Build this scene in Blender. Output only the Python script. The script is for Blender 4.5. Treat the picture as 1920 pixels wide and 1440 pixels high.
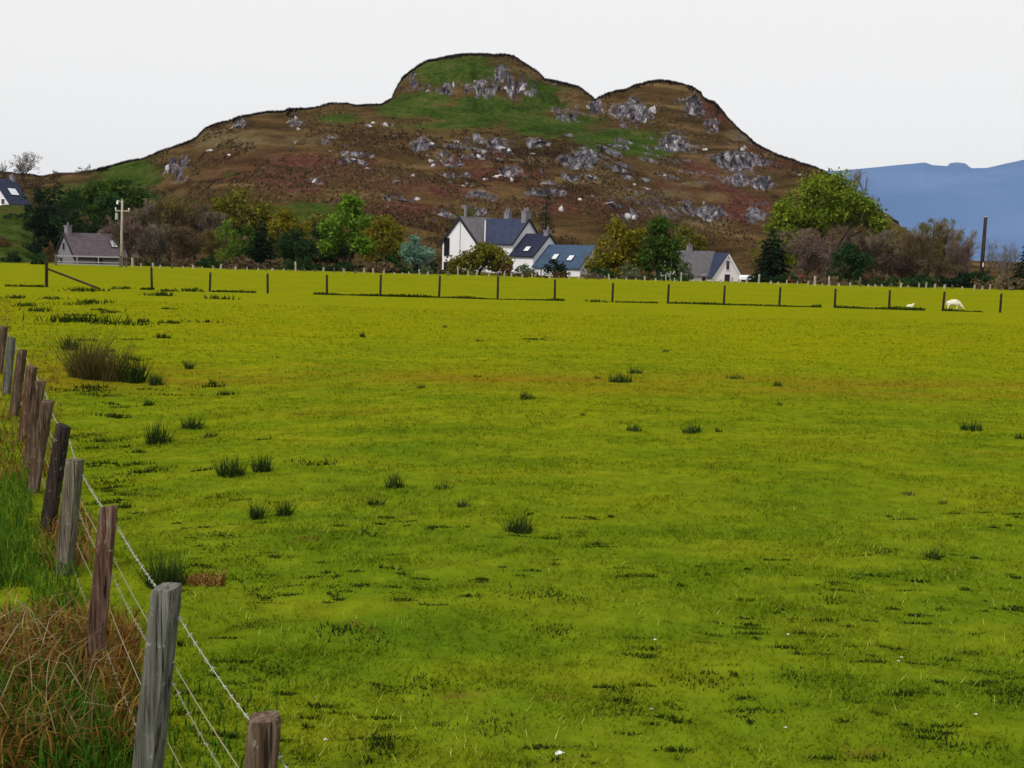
import bpy, bmesh, math, random
import numpy as np
from mathutils import Vector, Matrix

for _o in list(bpy.data.objects):
    bpy.data.objects.remove(_o)
SC = bpy.context.scene
COL = SC.collection
PI = math.pi

# ------------------------------------------------------------------ camera
FPX, PITCH, ROLL, CAM_Z = 2080.0, math.degrees(math.atan(245 / 2080.0)), 1.5, 2.4
cam_data = bpy.data.cameras.new('camera')
cam_data.sensor_width = 36.0
cam_data.lens = 36.0 * FPX / 1920.0
cam_data.clip_start, cam_data.clip_end = 0.1, 20000
cam = bpy.data.objects.new('camera', cam_data)
COL.objects.link(cam)
CM = (Matrix.Translation((0, 0, CAM_Z)) @ Matrix.Rotation(math.radians(90 - PITCH), 4, 'X')
      @ Matrix.Rotation(math.radians(ROLL), 4, 'Z'))
cam.matrix_world = CM
SC.camera = cam

# ------------------------------------------------------------------ light
SUN_EL, SUN_AZ = 42.0, -138.0           # azimuth from +Y, clockwise: to the left and a little behind the camera
SKY_GAIN, SUN_POWER = 0.10, 2.6
world = bpy.data.worlds.new('World')
SC.world = world
world.use_nodes = True
wt = world.node_tree
wt.nodes.clear()
w_out = wt.nodes.new('ShaderNodeOutputWorld')
w_bg = wt.nodes.new('ShaderNodeBackground')
w_sky = wt.nodes.new('ShaderNodeTexSky')
w_sky.sky_type = 'NISHITA'
w_sky.sun_disc = False
w_sky.sun_elevation = math.radians(SUN_EL)
w_sky.sun_rotation = math.radians(SUN_AZ)
w_mix = wt.nodes.new('ShaderNodeMixRGB')            # an even cover of white cloud over the sky
w_mix.inputs['Fac'].default_value = 0.97
w_mix.inputs['Color2'].default_value = (9.45, 9.35, 9.3, 1)
wt.links.new(w_sky.outputs[0], w_mix.inputs['Color1'])
wt.links.new(w_mix.outputs[0], w_bg.inputs['Color'])
w_bg.inputs['Strength'].default_value = SKY_GAIN
wt.links.new(w_bg.outputs[0], w_out.inputs['Surface'])

sun_d = bpy.data.lights.new('sun', 'SUN')
sun_d.energy, sun_d.angle, sun_d.color = SUN_POWER, math.radians(9), (1.0, 0.94, 0.85)
sun = bpy.data.objects.new('sun', sun_d)
COL.objects.link(sun)
_a, _e = math.radians(SUN_AZ), math.radians(SUN_EL)
SUN_DIR = Vector((math.sin(_a) * math.cos(_e), math.cos(_a) * math.cos(_e), math.sin(_e)))
sun.rotation_euler = SUN_DIR.to_track_quat('Z', 'Y').to_euler()

SC.view_settings.view_transform = 'Standard'
SC.view_settings.look = 'None'
SC.view_settings.exposure = 0.0
SC.view_settings.gamma = 1.0
SC.cycles.use_denoising = True
SC.cycles.max_bounces = 6
SC.cycles.diffuse_bounces = 3
SC.cycles.transparent_max_bounces = 8

# ------------------------------------------------------------------ pixel <-> place
R3 = CM.to_3x3()
def ray(px, py):
    """direction through a pixel of the 1920x1440 photograph, scaled to one metre of depth along +Y"""
    v = R3 @ Vector(((px - 960) / FPX, -(py - 720) / FPX, -1))
    return v / v.y
def at(px, py, d):
    return Vector((0, 0, CAM_Z)) + ray(px, py) * d
RI = np.array(R3.transposed())
def project(x, y, z):
    q0 = RI[0, 0] * x + RI[0, 1] * y + RI[0, 2] * (z - CAM_Z)
    q1 = RI[1, 0] * x + RI[1, 1] * y + RI[1, 2] * (z - CAM_Z)
    q2 = RI[2, 0] * x + RI[2, 1] * y + RI[2, 2] * (z - CAM_Z)
    q2 = np.minimum(q2, -1e-3)
    return 960 + FPX * q0 / -q2, 720 - FPX * q1 / -q2

# ------------------------------------------------------------------ noise
def _hash(ix, iy, seed):
    h = (ix.astype(np.int64) * 374761393 + iy.astype(np.int64) * 668265263 + seed * 1274126177) & 0xffffffff
    h = ((h ^ (h >> 13)) * 1274126177) & 0xffffffff
    return ((h ^ (h >> 16)) & 0xffff) / 65535.0
def vnoise(x, y, seed=0):
    x = np.asarray(x, float); y = np.asarray(y, float)
    ix, iy = np.floor(x), np.floor(y)
    fx, fy = x - ix, y - iy
    fx = fx * fx * (3 - 2 * fx); fy = fy * fy * (3 - 2 * fy)
    a, b = _hash(ix, iy, seed), _hash(ix + 1, iy, seed)
    c, d = _hash(ix, iy + 1, seed), _hash(ix + 1, iy + 1, seed)
    return (a + (b - a) * fx) * (1 - fy) + (c + (d - c) * fx) * fy
def fbm(x, y, seed=0, octaves=4, gain=.5):
    t, amp, s = 0, 1, 0
    for k in range(octaves):
        t = t + amp * (vnoise(np.asarray(x) * 2 ** k, np.asarray(y) * 2 ** k, seed + k) - .5)
        s += amp
        amp *= gain
    return t / s * 2
def sstep(v, a, b):
    t = np.clip((np.asarray(v, float) - a) / (b - a), 0, 1)
    return t * t * (3 - 2 * t)

# ------------------------------------------------------------------ terrain functions
SKYLINE = [(-500, 372), (-200, 345), (0, 329), (30, 333), (75, 336), (110, 331), (165, 327), (205, 317), (240, 309), (270, 304), (310, 287),
           (350, 273), (370, 262), (385, 247), (420, 236), (460, 225), (500, 217), (525, 217), (545, 215), (590, 208),
           (620, 201), (650, 200), (670, 204), (715, 203), (735, 190), (742, 172), (755, 151), (775, 135), (800, 119),
           (830, 113), (860, 109), (900, 108), (940, 108), (965, 113), (985, 126), (1010, 140), (1020, 152), (1060, 160),
           (1085, 166), (1100, 178), (1115, 188), (1150, 179), (1190, 166), (1215, 159), (1250, 158), (1280, 163),
           (1310, 178), (1340, 199), (1365, 225), (1390, 250), (1420, 275), (1460, 296), (1500, 312), (1530, 321),
           (1570, 345), (1620, 380), (1680, 420), (1740, 460), (1800, 490), (2400, 512)]
BASELINE = [(p[0], p[1]) for p in SKYLINE if p[0] <= 715] + [(760, 207), (900, 232), (1050, 246), (1200, 258), (1350, 272),
            (1420, 286), (1460, 299)] + [p for p in SKYLINE if p[0] >= 1500]
def _ue(pts):
    r = [ray(*p) for p in pts]
    return np.array([v.x for v in r]), np.array([v.z for v in r])
SKU, SKE = _ue(SKYLINE)
BSU, BSE = _ue(BASELINE)

def field_z(x, y):
    x = np.asarray(x, float); y = np.asarray(y, float)
    z = 0.05 * fbm(x / 7, y / 7, 11, 3) * sstep(y, 0, 8)
    z = z + .035 * fbm(x / .55, y / .8, 15, 2) * sstep(y, 2, 4) * (1 - sstep(y, 22, 40))          # hummocks
    z = z - 0.33 * np.exp(-((x + 6.5) / 3.5) ** 2 - ((y - 15) / 9.0) ** 2)
    z = z + 0.8 * (1 - sstep(y, .4, 2.3))                       # the roadside bank the picture is taken from
    u = x / np.maximum(y, 1)
    drop = 2.1 * np.exp(-((u - .19) / .13) ** 2) + 1.0 * np.exp(-((u + .36) / .07) ** 2)
    z = z - drop * sstep(y, 119, 155) * (1 - .0 * y)
    return z

def _crag_mask(px, py):
    m = np.zeros_like(px)
    for (cx, cy, rx, ry, s) in CRAGS:
        q = ((px - cx) / rx) ** 2 + ((py - cy) / ry) ** 2
        m = np.maximum(m, s * np.exp(-q * 1.3))
    return m
CRAGS = [(905, 160, 38, 22, 1), (965, 163, 40, 22, 1), (940, 138, 26, 15, .8), (820, 168, 50, 10, .8), (775, 155, 12, 20, .7), (1000, 178, 30, 10, .7),
         (1065, 212, 36, 20, 1), (1120, 205, 26, 18, .8), (1185, 212, 48, 34, 1), (1265, 266, 30, 26, 1), (1300, 200, 36, 34, .7), (1335, 235, 22, 30, .6),
         (1095, 300, 46, 24, 1), (940, 275, 34, 18, .8), (1005, 268, 30, 12, .6), (790, 270, 30, 12, .7), (830, 300, 40, 16, .7), (760, 372, 36, 14, .7),
         (337, 318, 28, 26, 1), (558, 230, 24, 18, .9), (720, 236, 40, 10, .7), (450, 236, 24, 12, .6), (1385, 310, 44, 40, .8),
         (1430, 340, 30, 22, .6), (1330, 395, 26, 26, .7), (1290, 380, 22, 12, .6), (1140, 380, 40, 12, .5), (890, 262, 30, 12, .5), (960, 325, 40, 12, .5),
         (1420, 400, 26, 24, .6), (595, 340, 22, 10, .5), (1175, 408, 20, 10, .6), (690, 300, 40, 10, .35)]
HILL_D1 = 283.0
def hill_parts(x, y):
    x = np.asarray(x, float); y = np.asarray(y, float)
    u = x / np.maximum(y, 1)
    eb = np.interp(u, BSU, BSE)
    es = np.interp(u, SKU, SKE)
    d0 = 165 - 47 * (1 - sstep(u, -.447, -.405)) + 50 * sstep(u, .06, .17)
    zb0 = field_z(x, y)
    top = eb * HILL_D1 + CAM_Z
    t = np.clip((y - d0) / (HILL_D1 - d0), 0, 1)
    ramp = t ** (1.12 + .35 * (1 - sstep(u, -.445, -.38)))
    ramp = ramp + .022 * np.sin(ramp * 24 + u * 14) * np.clip(t * 4, 0, 1) * (1 - t)         # ledges
    z = zb0 + (top - zb0) * ramp
    # beyond the shoulder: gently rising, then falling away behind
    zsky = np.maximum(es * 322 + CAM_Z, top)
    z = z + (zsky - top) * (.18 * sstep(y, 270, 300) + .82 * sstep(y, 291, 319))
    back = sstep(y, 328, 640)
    z = z * (1 - back) + (-2.0) * back
    return z, u, t
def hill_disp(x, y, z, t):
    px, py = project(x, y, z)
    m = _crag_mask(px, py)
    front = 1 - sstep(y, 335, 400)
    amp = np.clip(t * 3, 0, 1) * front
    edge = 1 - .55 * sstep(y, 279, 288) * (1 - sstep(y, 288, 296)) * 1.0
    n = 1.0 * fbm(x / 13, y / 13, 31, 4) + .45 * fbm(x / 3.2, y / 3.2, 37, 3)
    rg = 1 - np.abs(fbm(x / 4.0 + .3 * z, z / 7.0 + y / 9, 41, 3, .6))
    # ledges: the slope is stepped into small cliffs, strongest in the crags
    mm = np.clip(m * 1.25 + .35 * fbm(x / 5, y / 9 + z / 5, 53, 3) * (m > .12), 0, 1)
    st = sstep(px, 250, 700) * sstep(py, 225, 262) * (1 - .75 * sstep(px, 1150, 1270)) * (1 - .6 * sstep(px, 1480, 1540))
    bed = z + (x * .13) + 2.2 * fbm(x / 16, y / 22, 57, 4) + 1.0 * fbm(x / 3.5, y / 6, 58, 3)
    def steps(h, lo, hi):
        s = bed / h
        f = s - np.floor(s)
        return h * (sstep(f, lo, hi) - f)
    ledge = mm * steps(5.2, .30, .62) + np.clip(st * .9 * sstep(fbm(x / 7, y / 14, 59, 3), -.02, .40), 0, 1) * (1 - mm) * steps(2.3, .36, .62)
    return amp * (n * .75 * edge + mm * (1.9 * (rg - .78) + .8 * fbm(x / 1.8, z / 3.0, 47, 2)) + ledge * edge), m, px, py
def hill_z(x, y):
    z, u, t = hill_parts(x, y)
    dz, _, _, _ = hill_disp(x, y, z, t)
    return z + dz
def terrain_z(x, y):
    x = np.asarray(x, float); y = np.asarray(y, float)
    f = field_z(x, y)
    return np.where(y > 108, np.maximum(f, hill_z(x, np.maximum(y, 108))), f)
def gz(x, y):
    return float(terrain_z(np.array([x]), np.array([y]))[0])
def ground_at(px, d):
    """the ground under a pixel column at a given depth"""
    py = 500
    for _ in range(5):
        p = at(px, py, d)
        z = gz(p.x, d)
        py = float(project(np.array([p.x]), np.array([d]), np.array([z]))[1][0])
    return Vector((p.x, d, z))
def hit(px, py, d0=3.0, d1=420.0, n=6000):
    r = ray(px, py)
    ds = np.geomspace(d0, d1, n)
    zz = CAM_Z + r.z * ds
    tz = terrain_z(r.x * ds, ds)
    k = np.argmax(zz < tz)
    if zz[k] >= tz[k]:
        return None
    return Vector((r.x * ds[k], ds[k], float(tz[k])))

# ------------------------------------------------------------------ object helpers
def tag(o, label=None, cat=None, group=None, kind=None):
    if label: o['label'] = label
    if cat: o['category'] = cat
    if group: o['group'] = group
    if kind: o['kind'] = kind
    return o
def empty(name, loc, rz=0.0):
    o = bpy.data.objects.new(name, None)
    o.empty_display_size = .3
    COL.objects.link(o)
    o.location = loc
    o.rotation_euler = (0, 0, rz)
    return o
def thing(name, loc, label, cat, group=None, rz=0.0):
    return tag(empty(name, loc, rz), label, cat, group)
def mesh_obj(name, V, F, mat, parent=None, smooth=False):
    me = bpy.data.meshes.new(name)
    me.from_pydata(V.tolist() if hasattr(V, 'tolist') else V, [], F.tolist() if hasattr(F, 'tolist') else F)
    me.update()
    if smooth:
        me.shade_smooth()
    if mat:
        me.materials.append(mat)
    o = bpy.data.objects.new(name, me)
    COL.objects.link(o)
    if parent:
        o.parent = parent
    return o
def copy_tree(o, parent=None):
    c = o.copy()
    COL.objects.link(c)
    c.parent = parent
    for ch in list(o.children):
        copy_tree(ch, c)
    return c
class MB:
    """collects simple shapes into one mesh"""
    def __init__(s): s.v, s.f = [], []
    def add(s, v, f):
        n = len(s.v)
        s.v += [tuple(p) for p in v]
        s.f += [[i + n for i in q] for q in f]
        return s
    def box(s, x0, x1, y0, y1, z0, z1):
        v = [(x0, y0, z0), (x1, y0, z0), (x1, y1, z0), (x0, y1, z0), (x0, y0, z1), (x1, y0, z1), (x1, y1, z1), (x0, y1, z1)]
        return s.add(v, [(3, 2, 1, 0), (4, 5, 6, 7), (0, 1, 5, 4), (1, 2, 6, 5), (2, 3, 7, 6), (3, 0, 4, 7)])
    def tube(s, pts, radii, n=6, cap=True):
        pts = [Vector(p) for p in pts]
        if not hasattr(radii, '__len__'): radii = [radii] * len(pts)
        rings = []
        for i, p in enumerate(pts):
            t = (pts[min(i + 1, len(pts) - 1)] - pts[max(i - 1, 0)]).normalized()
            a = t.cross(Vector((0, 0, 1)) if abs(t.z) < .9 else Vector((1, 0, 0))).normalized()
            b = t.cross(a)
            rings.append([p + (a * math.cos(2 * PI * k / n) + b * math.sin(2 * PI * k / n)) * radii[i] for k in range(n)])
        v = [q for r in rings for q in r]
        f = []
        for i in range(len(pts) - 1):
            for k in range(n):
                k2 = (k + 1) % n
                f.append((i * n + k, i * n + k2, (i + 1) * n + k2, (i + 1) * n + k))
        if cap:
            f.append(tuple(range(n))[::-1])
            f.append(tuple((len(pts) - 1) * n + k for k in range(n)))
        return s.add(v, f)
    def build(s, name, mat, parent=None, smooth=False):
        return mesh_obj(name, s.v, s.f, mat, parent, smooth)

# ------------------------------------------------------------------ material helpers
class NT:
    def __init__(s, name):
        s.m = bpy.data.materials.new(name)
        s.m.use_nodes = True
        s.t = s.m.node_tree
        s.t.nodes.clear()
        s.out = s.t.nodes.new('ShaderNodeOutputMaterial')
    def n(s, typ, **kw):
        nd = s.t.nodes.new(typ)
        for k, v in kw.items():
            setattr(nd, k, v)
        return nd
    def l(s, a, b): s.t.links.new(a, b)
    def pos(s): return s.n('ShaderNodeNewGeometry').outputs['Position']
    def obj(s): return s.n('ShaderNodeTexCoord').outputs['Object']
    def island(s): return s.n('ShaderNodeNewGeometry').outputs['Random Per Island']
    def mapv(s, vec, scale=(1, 1, 1), rot=(0, 0, 0)):
        m = s.n('ShaderNodeMapping')
        m.inputs['Scale'].default_value = scale
        m.inputs['Rotation'].default_value = rot
        s.l(vec, m.inputs['Vector'])
        return m.outputs[0]
    def noise(s, vec, scale, detail=3, rough=.55, dist=0):
        nd = s.n('ShaderNodeTexNoise')
        nd.inputs['Scale'].default_value = scale
        nd.inputs['Detail'].default_value = detail
        nd.inputs['Roughness'].default_value = rough
        nd.inputs['Distortion'].default_value = dist
        s.l(vec, nd.inputs['Vector'])
        return nd.outputs['Fac']
    def ramp(s, fac, stops):
        r = s.n('ShaderNodeValToRGB')
        els = r.color_ramp.elements
        while len(els) < len(stops): els.new(.5)
        for e, (p, c) in zip(els, stops):
            e.position = p
            e.color = (*c, 1) if len(c) == 3 else c
        s.l(fac, r.inputs[0])
        return r.outputs[0]
    def range(s, v, a, b, c=0, d=1):
        m = s.n('ShaderNodeMapRange')
        for k, x in zip(('From Min', 'From Max', 'To Min', 'To Max'), (a, b, c, d)): m.inputs[k].default_value = x
        s.l(v, m.inputs['Value'])
        return m.outputs[0]
    def mix(s, fac, a, b, mode='MIX'):
        m = s.n('ShaderNodeMixRGB', blend_type=mode)
        for k, x in (('Fac', fac), ('Color1', a), ('Color2', b)):
            if isinstance(x, (int, float)): m.inputs[k].default_value = x
            elif isinstance(x, tuple): m.inputs[k].default_value = (*x, 1)
            else: s.l(x, m.inputs[k])
        return m.outputs[0]
    def math(s, op, a, b=0.0):
        m = s.n('ShaderNodeMath', operation=op)
        for i, x in enumerate((a, b)):
            if isinstance(x, (int, float)): m.inputs[i].default_value = x
            else: s.l(x, m.inputs[i])
        return m.outputs[0]
    def attr(s, name):
        a = s.n('ShaderNodeAttribute', attribute_name=name)
        return a.outputs['Fac']
    def sep(s, vec):
        x = s.n('ShaderNodeSeparateXYZ')
        s.l(vec, x.inputs[0])
        return x.outputs
    def bump(s, h, strength=.4, dist=.02):
        b = s.n('ShaderNodeBump')
        b.inputs['Strength'].default_value = strength
        b.inputs['Distance'].default_value = dist
        s.l(h, b.inputs['Height'])
        return b.outputs[0]
    def surface(s, color, rough=.9, spec=.2, normal=None, metal=0, emit=None):
        p = s.n('ShaderNodeBsdfPrincipled')
        if isinstance(color, tuple): p.inputs['Base Color'].default_value = (*color, 1)
        else: s.l(color, p.inputs['Base Color'])
        p.inputs['Roughness'].default_value = rough
        p.inputs['Specular IOR Level'].default_value = spec
        p.inputs['Metallic'].default_value = metal
        if normal is not None: s.l(normal, p.inputs['Normal'])
        s.l(p.outputs[0], s.out.inputs['Surface'])
        return s.m
    def leafy(s, color, trans=.3, tint=None):
        d = s.n('ShaderNodeBsdfDiffuse'); t = s.n('ShaderNodeBsdfTranslucent'); m = s.n('ShaderNodeMixShader')
        for nd in (d, t):
            if isinstance(color, tuple): nd.inputs['Color'].default_value = (*color, 1)
            else: s.l(color, nd.inputs['Color'])
        m.inputs[0].default_value = trans
        s.l(d.outputs[0], m.inputs[1]); s.l(t.outputs[0], m.inputs[2])
        s.l(m.outputs[0], s.out.inputs['Surface'])
        return s.m

def pasture_color(n):
    """base colour of the grazed field: yellow-olive grass with greener and browner patches"""
    p = n.pos()
    yy = n.sep(p)[1]
    far = n.range(yy, 8, 34)
    big = n.noise(n.mapv(p, (1, .5, 1)), .16, 3)
    mid = n.noise(n.mapv(p, (.6, 1.6, 1)), .8, 4)
    fine = n.noise(p, 5.0, 3)
    near_c = n.ramp(mid, [(.30, GRASS['g0']), (.52, GRASS['g1']), (.72, GRASS['g2'])])
    far_c = n.ramp(mid, [(.30, GRASS['f0']), (.55, GRASS['f1']), (.75, GRASS['f2'])])
    f2 = n.math('ADD', far, n.math('MULTIPLY', n.math('SUBTRACT', big, .5), 1.1))
    f2 = n.range(f2, 0, 1)
    c = n.mix(f2, near_c, far_c)
    br = n.range(n.noise(n.mapv(p, (.5, 1.2, 1)), .33, 4), .60, .74, 0, .55)
    c = n.mix(br, c, GRASS['b'])
    rust = n.range(n.noise(n.mapv(p, (.8, 1.6, 1)), 1.7, 4, .6), .63, .72, 0, .6)
    c = n.mix(n.math('MULTIPLY', rust, n.range(yy, 10, 18, 1, .15)), c, (.115, .070, .012))
    worn = n.math('ABSOLUTE', n.math('SUBTRACT', yy, 21.6))          # a worn, browner strip across the middle
    worn = n.math('MULTIPLY', n.range(worn, .3, 2.6, 1, 0), n.range(n.noise(n.mapv(p, (.35, 1, 1)), .5, 3), .36, .58, 0, .95))
    c = n.mix(worn, c, GRASS['b'])
    tone = n.range(fine, .3, .7, .8, 1.2)
    return n.mix(1.0, c, n.mix(1.0, (1, 1, 1), tone, 'MULTIPLY'), 'MULTIPLY')
GRASS = dict(g0=(.066, .115, .005), g1=(.108, .150, .006), g2=(.142, .168, .007),
             f0=(.148, .176, .004), f1=(.182, .194, .004), f2=(.204, .200, .005), b=(.17, .125, .008))

def grass_mat(name, lo, hi):
    n = NT(name)
    c = pasture_color(n)
    k = n.range(n.island(), 0, 1, lo, hi)
    return n.leafy(n.mix(1.0, c, n.mix(1.0, (1, 1, 1), k, 'MULTIPLY'), 'MULTIPLY'), .3)
def tone_mat(name, stops, trans=.3, scale=.35, amount=.35):
    """leaves: tone per leaf clump, drifting over the crown"""
    n = NT(name)
    r = n.island()
    drift = n.noise(n.obj(), scale, 2)
    f = n.math('ADD', n.math('MULTIPLY', r, 1 - amount), n.math('MULTIPLY', n.range(drift, .3, .7), amount))
    return n.leafy(n.ramp(f, stops), trans)
def plain(name, c, rough=.8, spec=.25, var=.12, scale=3.0, metal=0, bump=0):
    n = NT(name)
    f = n.noise(n.obj(), scale, 4)
    col = n.mix(f, tuple(x * (1 - var * 2) for x in c), tuple(min(1, x * (1 + var)) for x in c))
    nb = n.bump(n.noise(n.obj(), scale * 6, 4), bump, .02) if bump else None
    return n.surface(col, rough, spec, nb, metal)
# ================================================================== ground, hill, mountain
def grid_mesh(name, X, Y, Z, mat, attrs=None, smooth=True):
    nr, nc = X.shape
    V = np.stack([X.ravel(), Y.ravel(), Z.ravel()], 1)
    i = np.arange(nr * nc).reshape(nr, nc)
    F = np.stack([i[:-1, :-1].ravel(), i[:-1, 1:].ravel(), i[1:, 1:].ravel(), i[1:, :-1].ravel()], 1)
    o = mesh_obj(name, V, F, mat, smooth=smooth)
    for k, a in (attrs or {}).items():
        at_ = o.data.attributes.new(k, 'FLOAT', 'POINT')
        at_.data.foreach_set('value', a.ravel().astype(np.float32))
    return o

def make_field():
    n = NT('pasture')
    p = n.pos()
    c = pasture_color(n)
    beyond = n.range(n.sep(p)[1], 116, 124)
    rough_c = n.ramp(n.noise(p, .12, 4), [(.35, (.055, .065, .014)), (.5, (.09, .085, .02)), (.65, (.10, .07, .025))])
    c = n.mix(beyond, c, rough_c)
    h = n.noise(n.mapv(p, (1, 1, 1)), 9.0, 4, .6)
    m = n.surface(c, 1.0, 0.0, n.bump(h, .55, .06))
    ys = np.concatenate([np.linspace(-25, 1, 14), np.linspace(1.3, 3.5, 12), np.geomspace(3.6, 60, 330), np.geomspace(61, 230, 90), np.geomspace(240, 12000, 30)])
    us = np.concatenate([np.linspace(-2.2, -.52, 24), np.linspace(-.50, .50, 420), np.linspace(.52, 2.2, 24)])
    Y, U = np.meshgrid(ys, us, indexing='ij')
    X = U * (np.abs(Y) + 1.5)
    Z = field_z(X, Y)
    Z = Z - 1.2 * sstep(Y, 300, 700)
    return tag(grid_mesh('field', X, Y, Z, m), kind='structure')
make_field()

def blob(px, py, items):
    m = np.zeros_like(px)
    for (cx, cy, rx, ry, s) in items:
        m = np.maximum(m, s * np.exp(-(((px - cx) / rx) ** 2 + ((py - cy) / ry) ** 2) * 1.1))
    return m
GREEN = [(800, 186, 70, 16, 1), (900, 190, 90, 14, .9), (560, 398, 170, 34, .62), (300, 400, 120, 40, .6), (850, 130, 110, 34, 1), (1020, 190, 50, 40, .8), (770, 205, 70, 22, 1), (900, 212, 140, 22, 1), (1040, 235, 110, 26, 1), (1160, 262, 110, 24, .95),
         (1220, 285, 80, 18, .8), (640, 222, 60, 14, .7), (860, 235, 120, 12, .8), (240, 330, 90, 40, .8), (150, 370, 120, 40, .7), (40, 430, 110, 50, .9),
         (30, 480, 130, 30, 1), (560, 390, 120, 30, .45), (1010, 270, 50, 14, .5), (700, 430, 120, 30, .35), (1300, 440, 70, 20, .3), (480, 330, 90, 20, .35)]
RED = [(1250, 360, 120, 40, .6), (1330, 320, 90, 40, .65), (850, 360, 110, 30, .7), (430, 300, 90, 30, .55), (1480, 305, 40, 20, .8), (600, 310, 150, 34, .9), (480, 330, 120, 26, .7), (560, 345, 90, 22, 1), (760, 395, 110, 26, .8), (720, 340, 120, 30, .7), (950, 330, 120, 24, .8), (1050, 380, 90, 30, .8),
       (1150, 395, 60, 26, .9), (1400, 390, 70, 40, .9), (1440, 290, 70, 36, .9), (1340, 200, 50, 50, .8), (1360, 350, 50, 30, .7), (900, 300, 120, 30, .6),
       (690, 420, 70, 24, .7), (1230, 180, 60, 20, .5), (640, 265, 60, 14, .5)]
TAN = [(1380, 255, 40, 16, .9), (1450, 290, 40, 12, .8), (1290, 345, 60, 8, .9), (1120, 322, 70, 8, .9), (870, 285, 70, 8, .7), (640, 292, 70, 8, .7), (430, 260, 110, 26, .9), (560, 262, 150, 18, .6), (1100, 340, 150, 14, .8), (1200, 365, 130, 16, .9), (1000, 300, 100, 10, .8), (1260, 330, 90, 14, .6),
       (620, 385, 100, 20, .6), (1060, 172, 40, 12, .7), (1000, 140, 20, 18, .7), (820, 410, 120, 10, .5), (1320, 420, 90, 18, .7), (1400, 262, 70, 14, .5)]
def make_hill():
    n = NT('hillside')
    p = n.pos()
    # drift of colour along the ledges: stretched across the slope, tilted a little to the right
    streak = n.noise(n.mapv(p, (.05, .05, .30), (0, .16, 0)), 1.0, 5, .62, .6)
    fine = n.noise(p, .75, 4, .65)
    tiny = n.noise(n.mapv(p, (1, 1, 1.7)), 2.4, 3, .7)
    base = n.ramp(streak, [(.34, (.033, .022, .010)), (.46, (.068, .043, .018)), (.56, (.104, .066, .027)), (.68, (.170, .112, .052))])
    red = n.ramp(fine, [(.3, (.040, .016, .013)), (.5, (.088, .036, .026)), (.7, (.150, .068, .042))])
    gfine = n.math('ADD', n.math('MULTIPLY', fine, .5), n.math('MULTIPLY', n.noise(n.mapv(p, (1, 1, 1.5)), .11, 4, .6), .5))
    green = n.ramp(gfine, [(.38, (.022, .038, .007)), (.48, (.036, .066, .010)), (.56, (.062, .086, .016)), (.64, (.095, .092, .030))])
    tan_ = n.ramp(fine, [(.3, (.075, .058, .026)), (.6, (.15, .112, .055)), (.75, (.20, .15, .08))])
    wob = n.math('MULTIPLY', n.math('SUBTRACT', n.noise(p, .16, 5, .65), .5), 1.5)
    def m(a, lo, hi): return n.range(n.math('ADD', n.attr(a), wob), lo, hi)
    c = n.mix(m('bracken', .30, .70), base, red)
    c = n.mix(m('dry_grass', .42, .8), c, tan_)
    c = n.mix(m('turf', .28, .6), c, green)
    # bare rock: pale grey faces broken by dark upright cracks
    crack = n.noise(n.mapv(p, (.85, .85, .28)), 1.0, 4, .7, .4)
    rock = n.ramp(crack, [(.36, (.016, .014, .017)), (.47, (.075, .068, .080)), (.57, (.18, .168, .19)), (.68, (.42, .40, .43))])
    rm = n.range(n.math('ADD', n.attr('crag'), n.math('MULTIPLY', n.math('SUBTRACT', n.noise(n.mapv(p, (1, 1, .5)), .42, 4, .7), .5), 2.0)), .44, .58)
    steep = n.range(n.sep(n.n('ShaderNodeNewGeometry').outputs['Normal'])[2], .62, .80, 1, 0)
    rm = n.math('MULTIPLY', rm, n.range(n.sep(n.n('ShaderNodeNewGeometry').outputs['Normal'])[2], .80, .93, 1, .25))
    ledge = n.math('MULTIPLY', steep, n.range(n.math('ADD', n.attr('stony'), n.math('MULTIPLY', n.math('SUBTRACT', n.noise(p, .30, 4, .65), .5), 3.2)), .55, .85))
    c = n.mix(n.math('MAXIMUM', rm, ledge), c, rock)
    spots = n.range(n.noise(n.mapv(p, (1, 1, 1.2)), .55, 4, .7), .67, .71)
    c = n.mix(n.math('MULTIPLY', spots, n.range(n.attr('stony'), .2, .6)), c, rock)
    c = n.mix(1.0, c, n.mix(1.0, (1, 1, 1), n.range(tiny, .3, .7, .6, 1.35), 'MULTIPLY'), 'MULTIPLY')
    mt = n.surface(c, 1.0, .0, n.bump(n.noise(p, 1.1, 5, .7), 1.0, .9))
    us = np.concatenate([np.linspace(-1.0, -.52, 50), np.linspace(-.515, .45, 900), np.linspace(.46, .9, 40)])
    ds = np.concatenate([np.linspace(108, 160, 46), np.linspace(161, 278, 260), np.linspace(278.4, 330, 150), np.geomspace(333, 700, 40)])
    D, U = np.meshgrid(ds, us, indexing='ij')
    X, Y = U * D, D
    Z0, u, t = hill_parts(X, Y)
    dz, crag, px, py = hill_disp(X, Y, Z0, t)
    Z = Z0 + dz
    # sink the apron under the field where the hill has not begun
    Z = np.where(t <= 0.0, field_z(X, Y) - .35 + .0 * Z, Z)
    px, py = project(X, Y, Z)
    stony = sstep(px, 420, 700) * sstep(py, 235, 270) * (1 - sstep(py, 400, 430)) * (1 - sstep(px, 1440, 1500))
    o = grid_mesh('hill', X, Y, Z, mt, dict(turf=blob(px, py, GREEN), bracken=blob(px, py, RED), dry_grass=blob(px, py, TAN), crag=crag, stony=stony))
    return tag(o, kind='structure')
make_hill()

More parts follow.
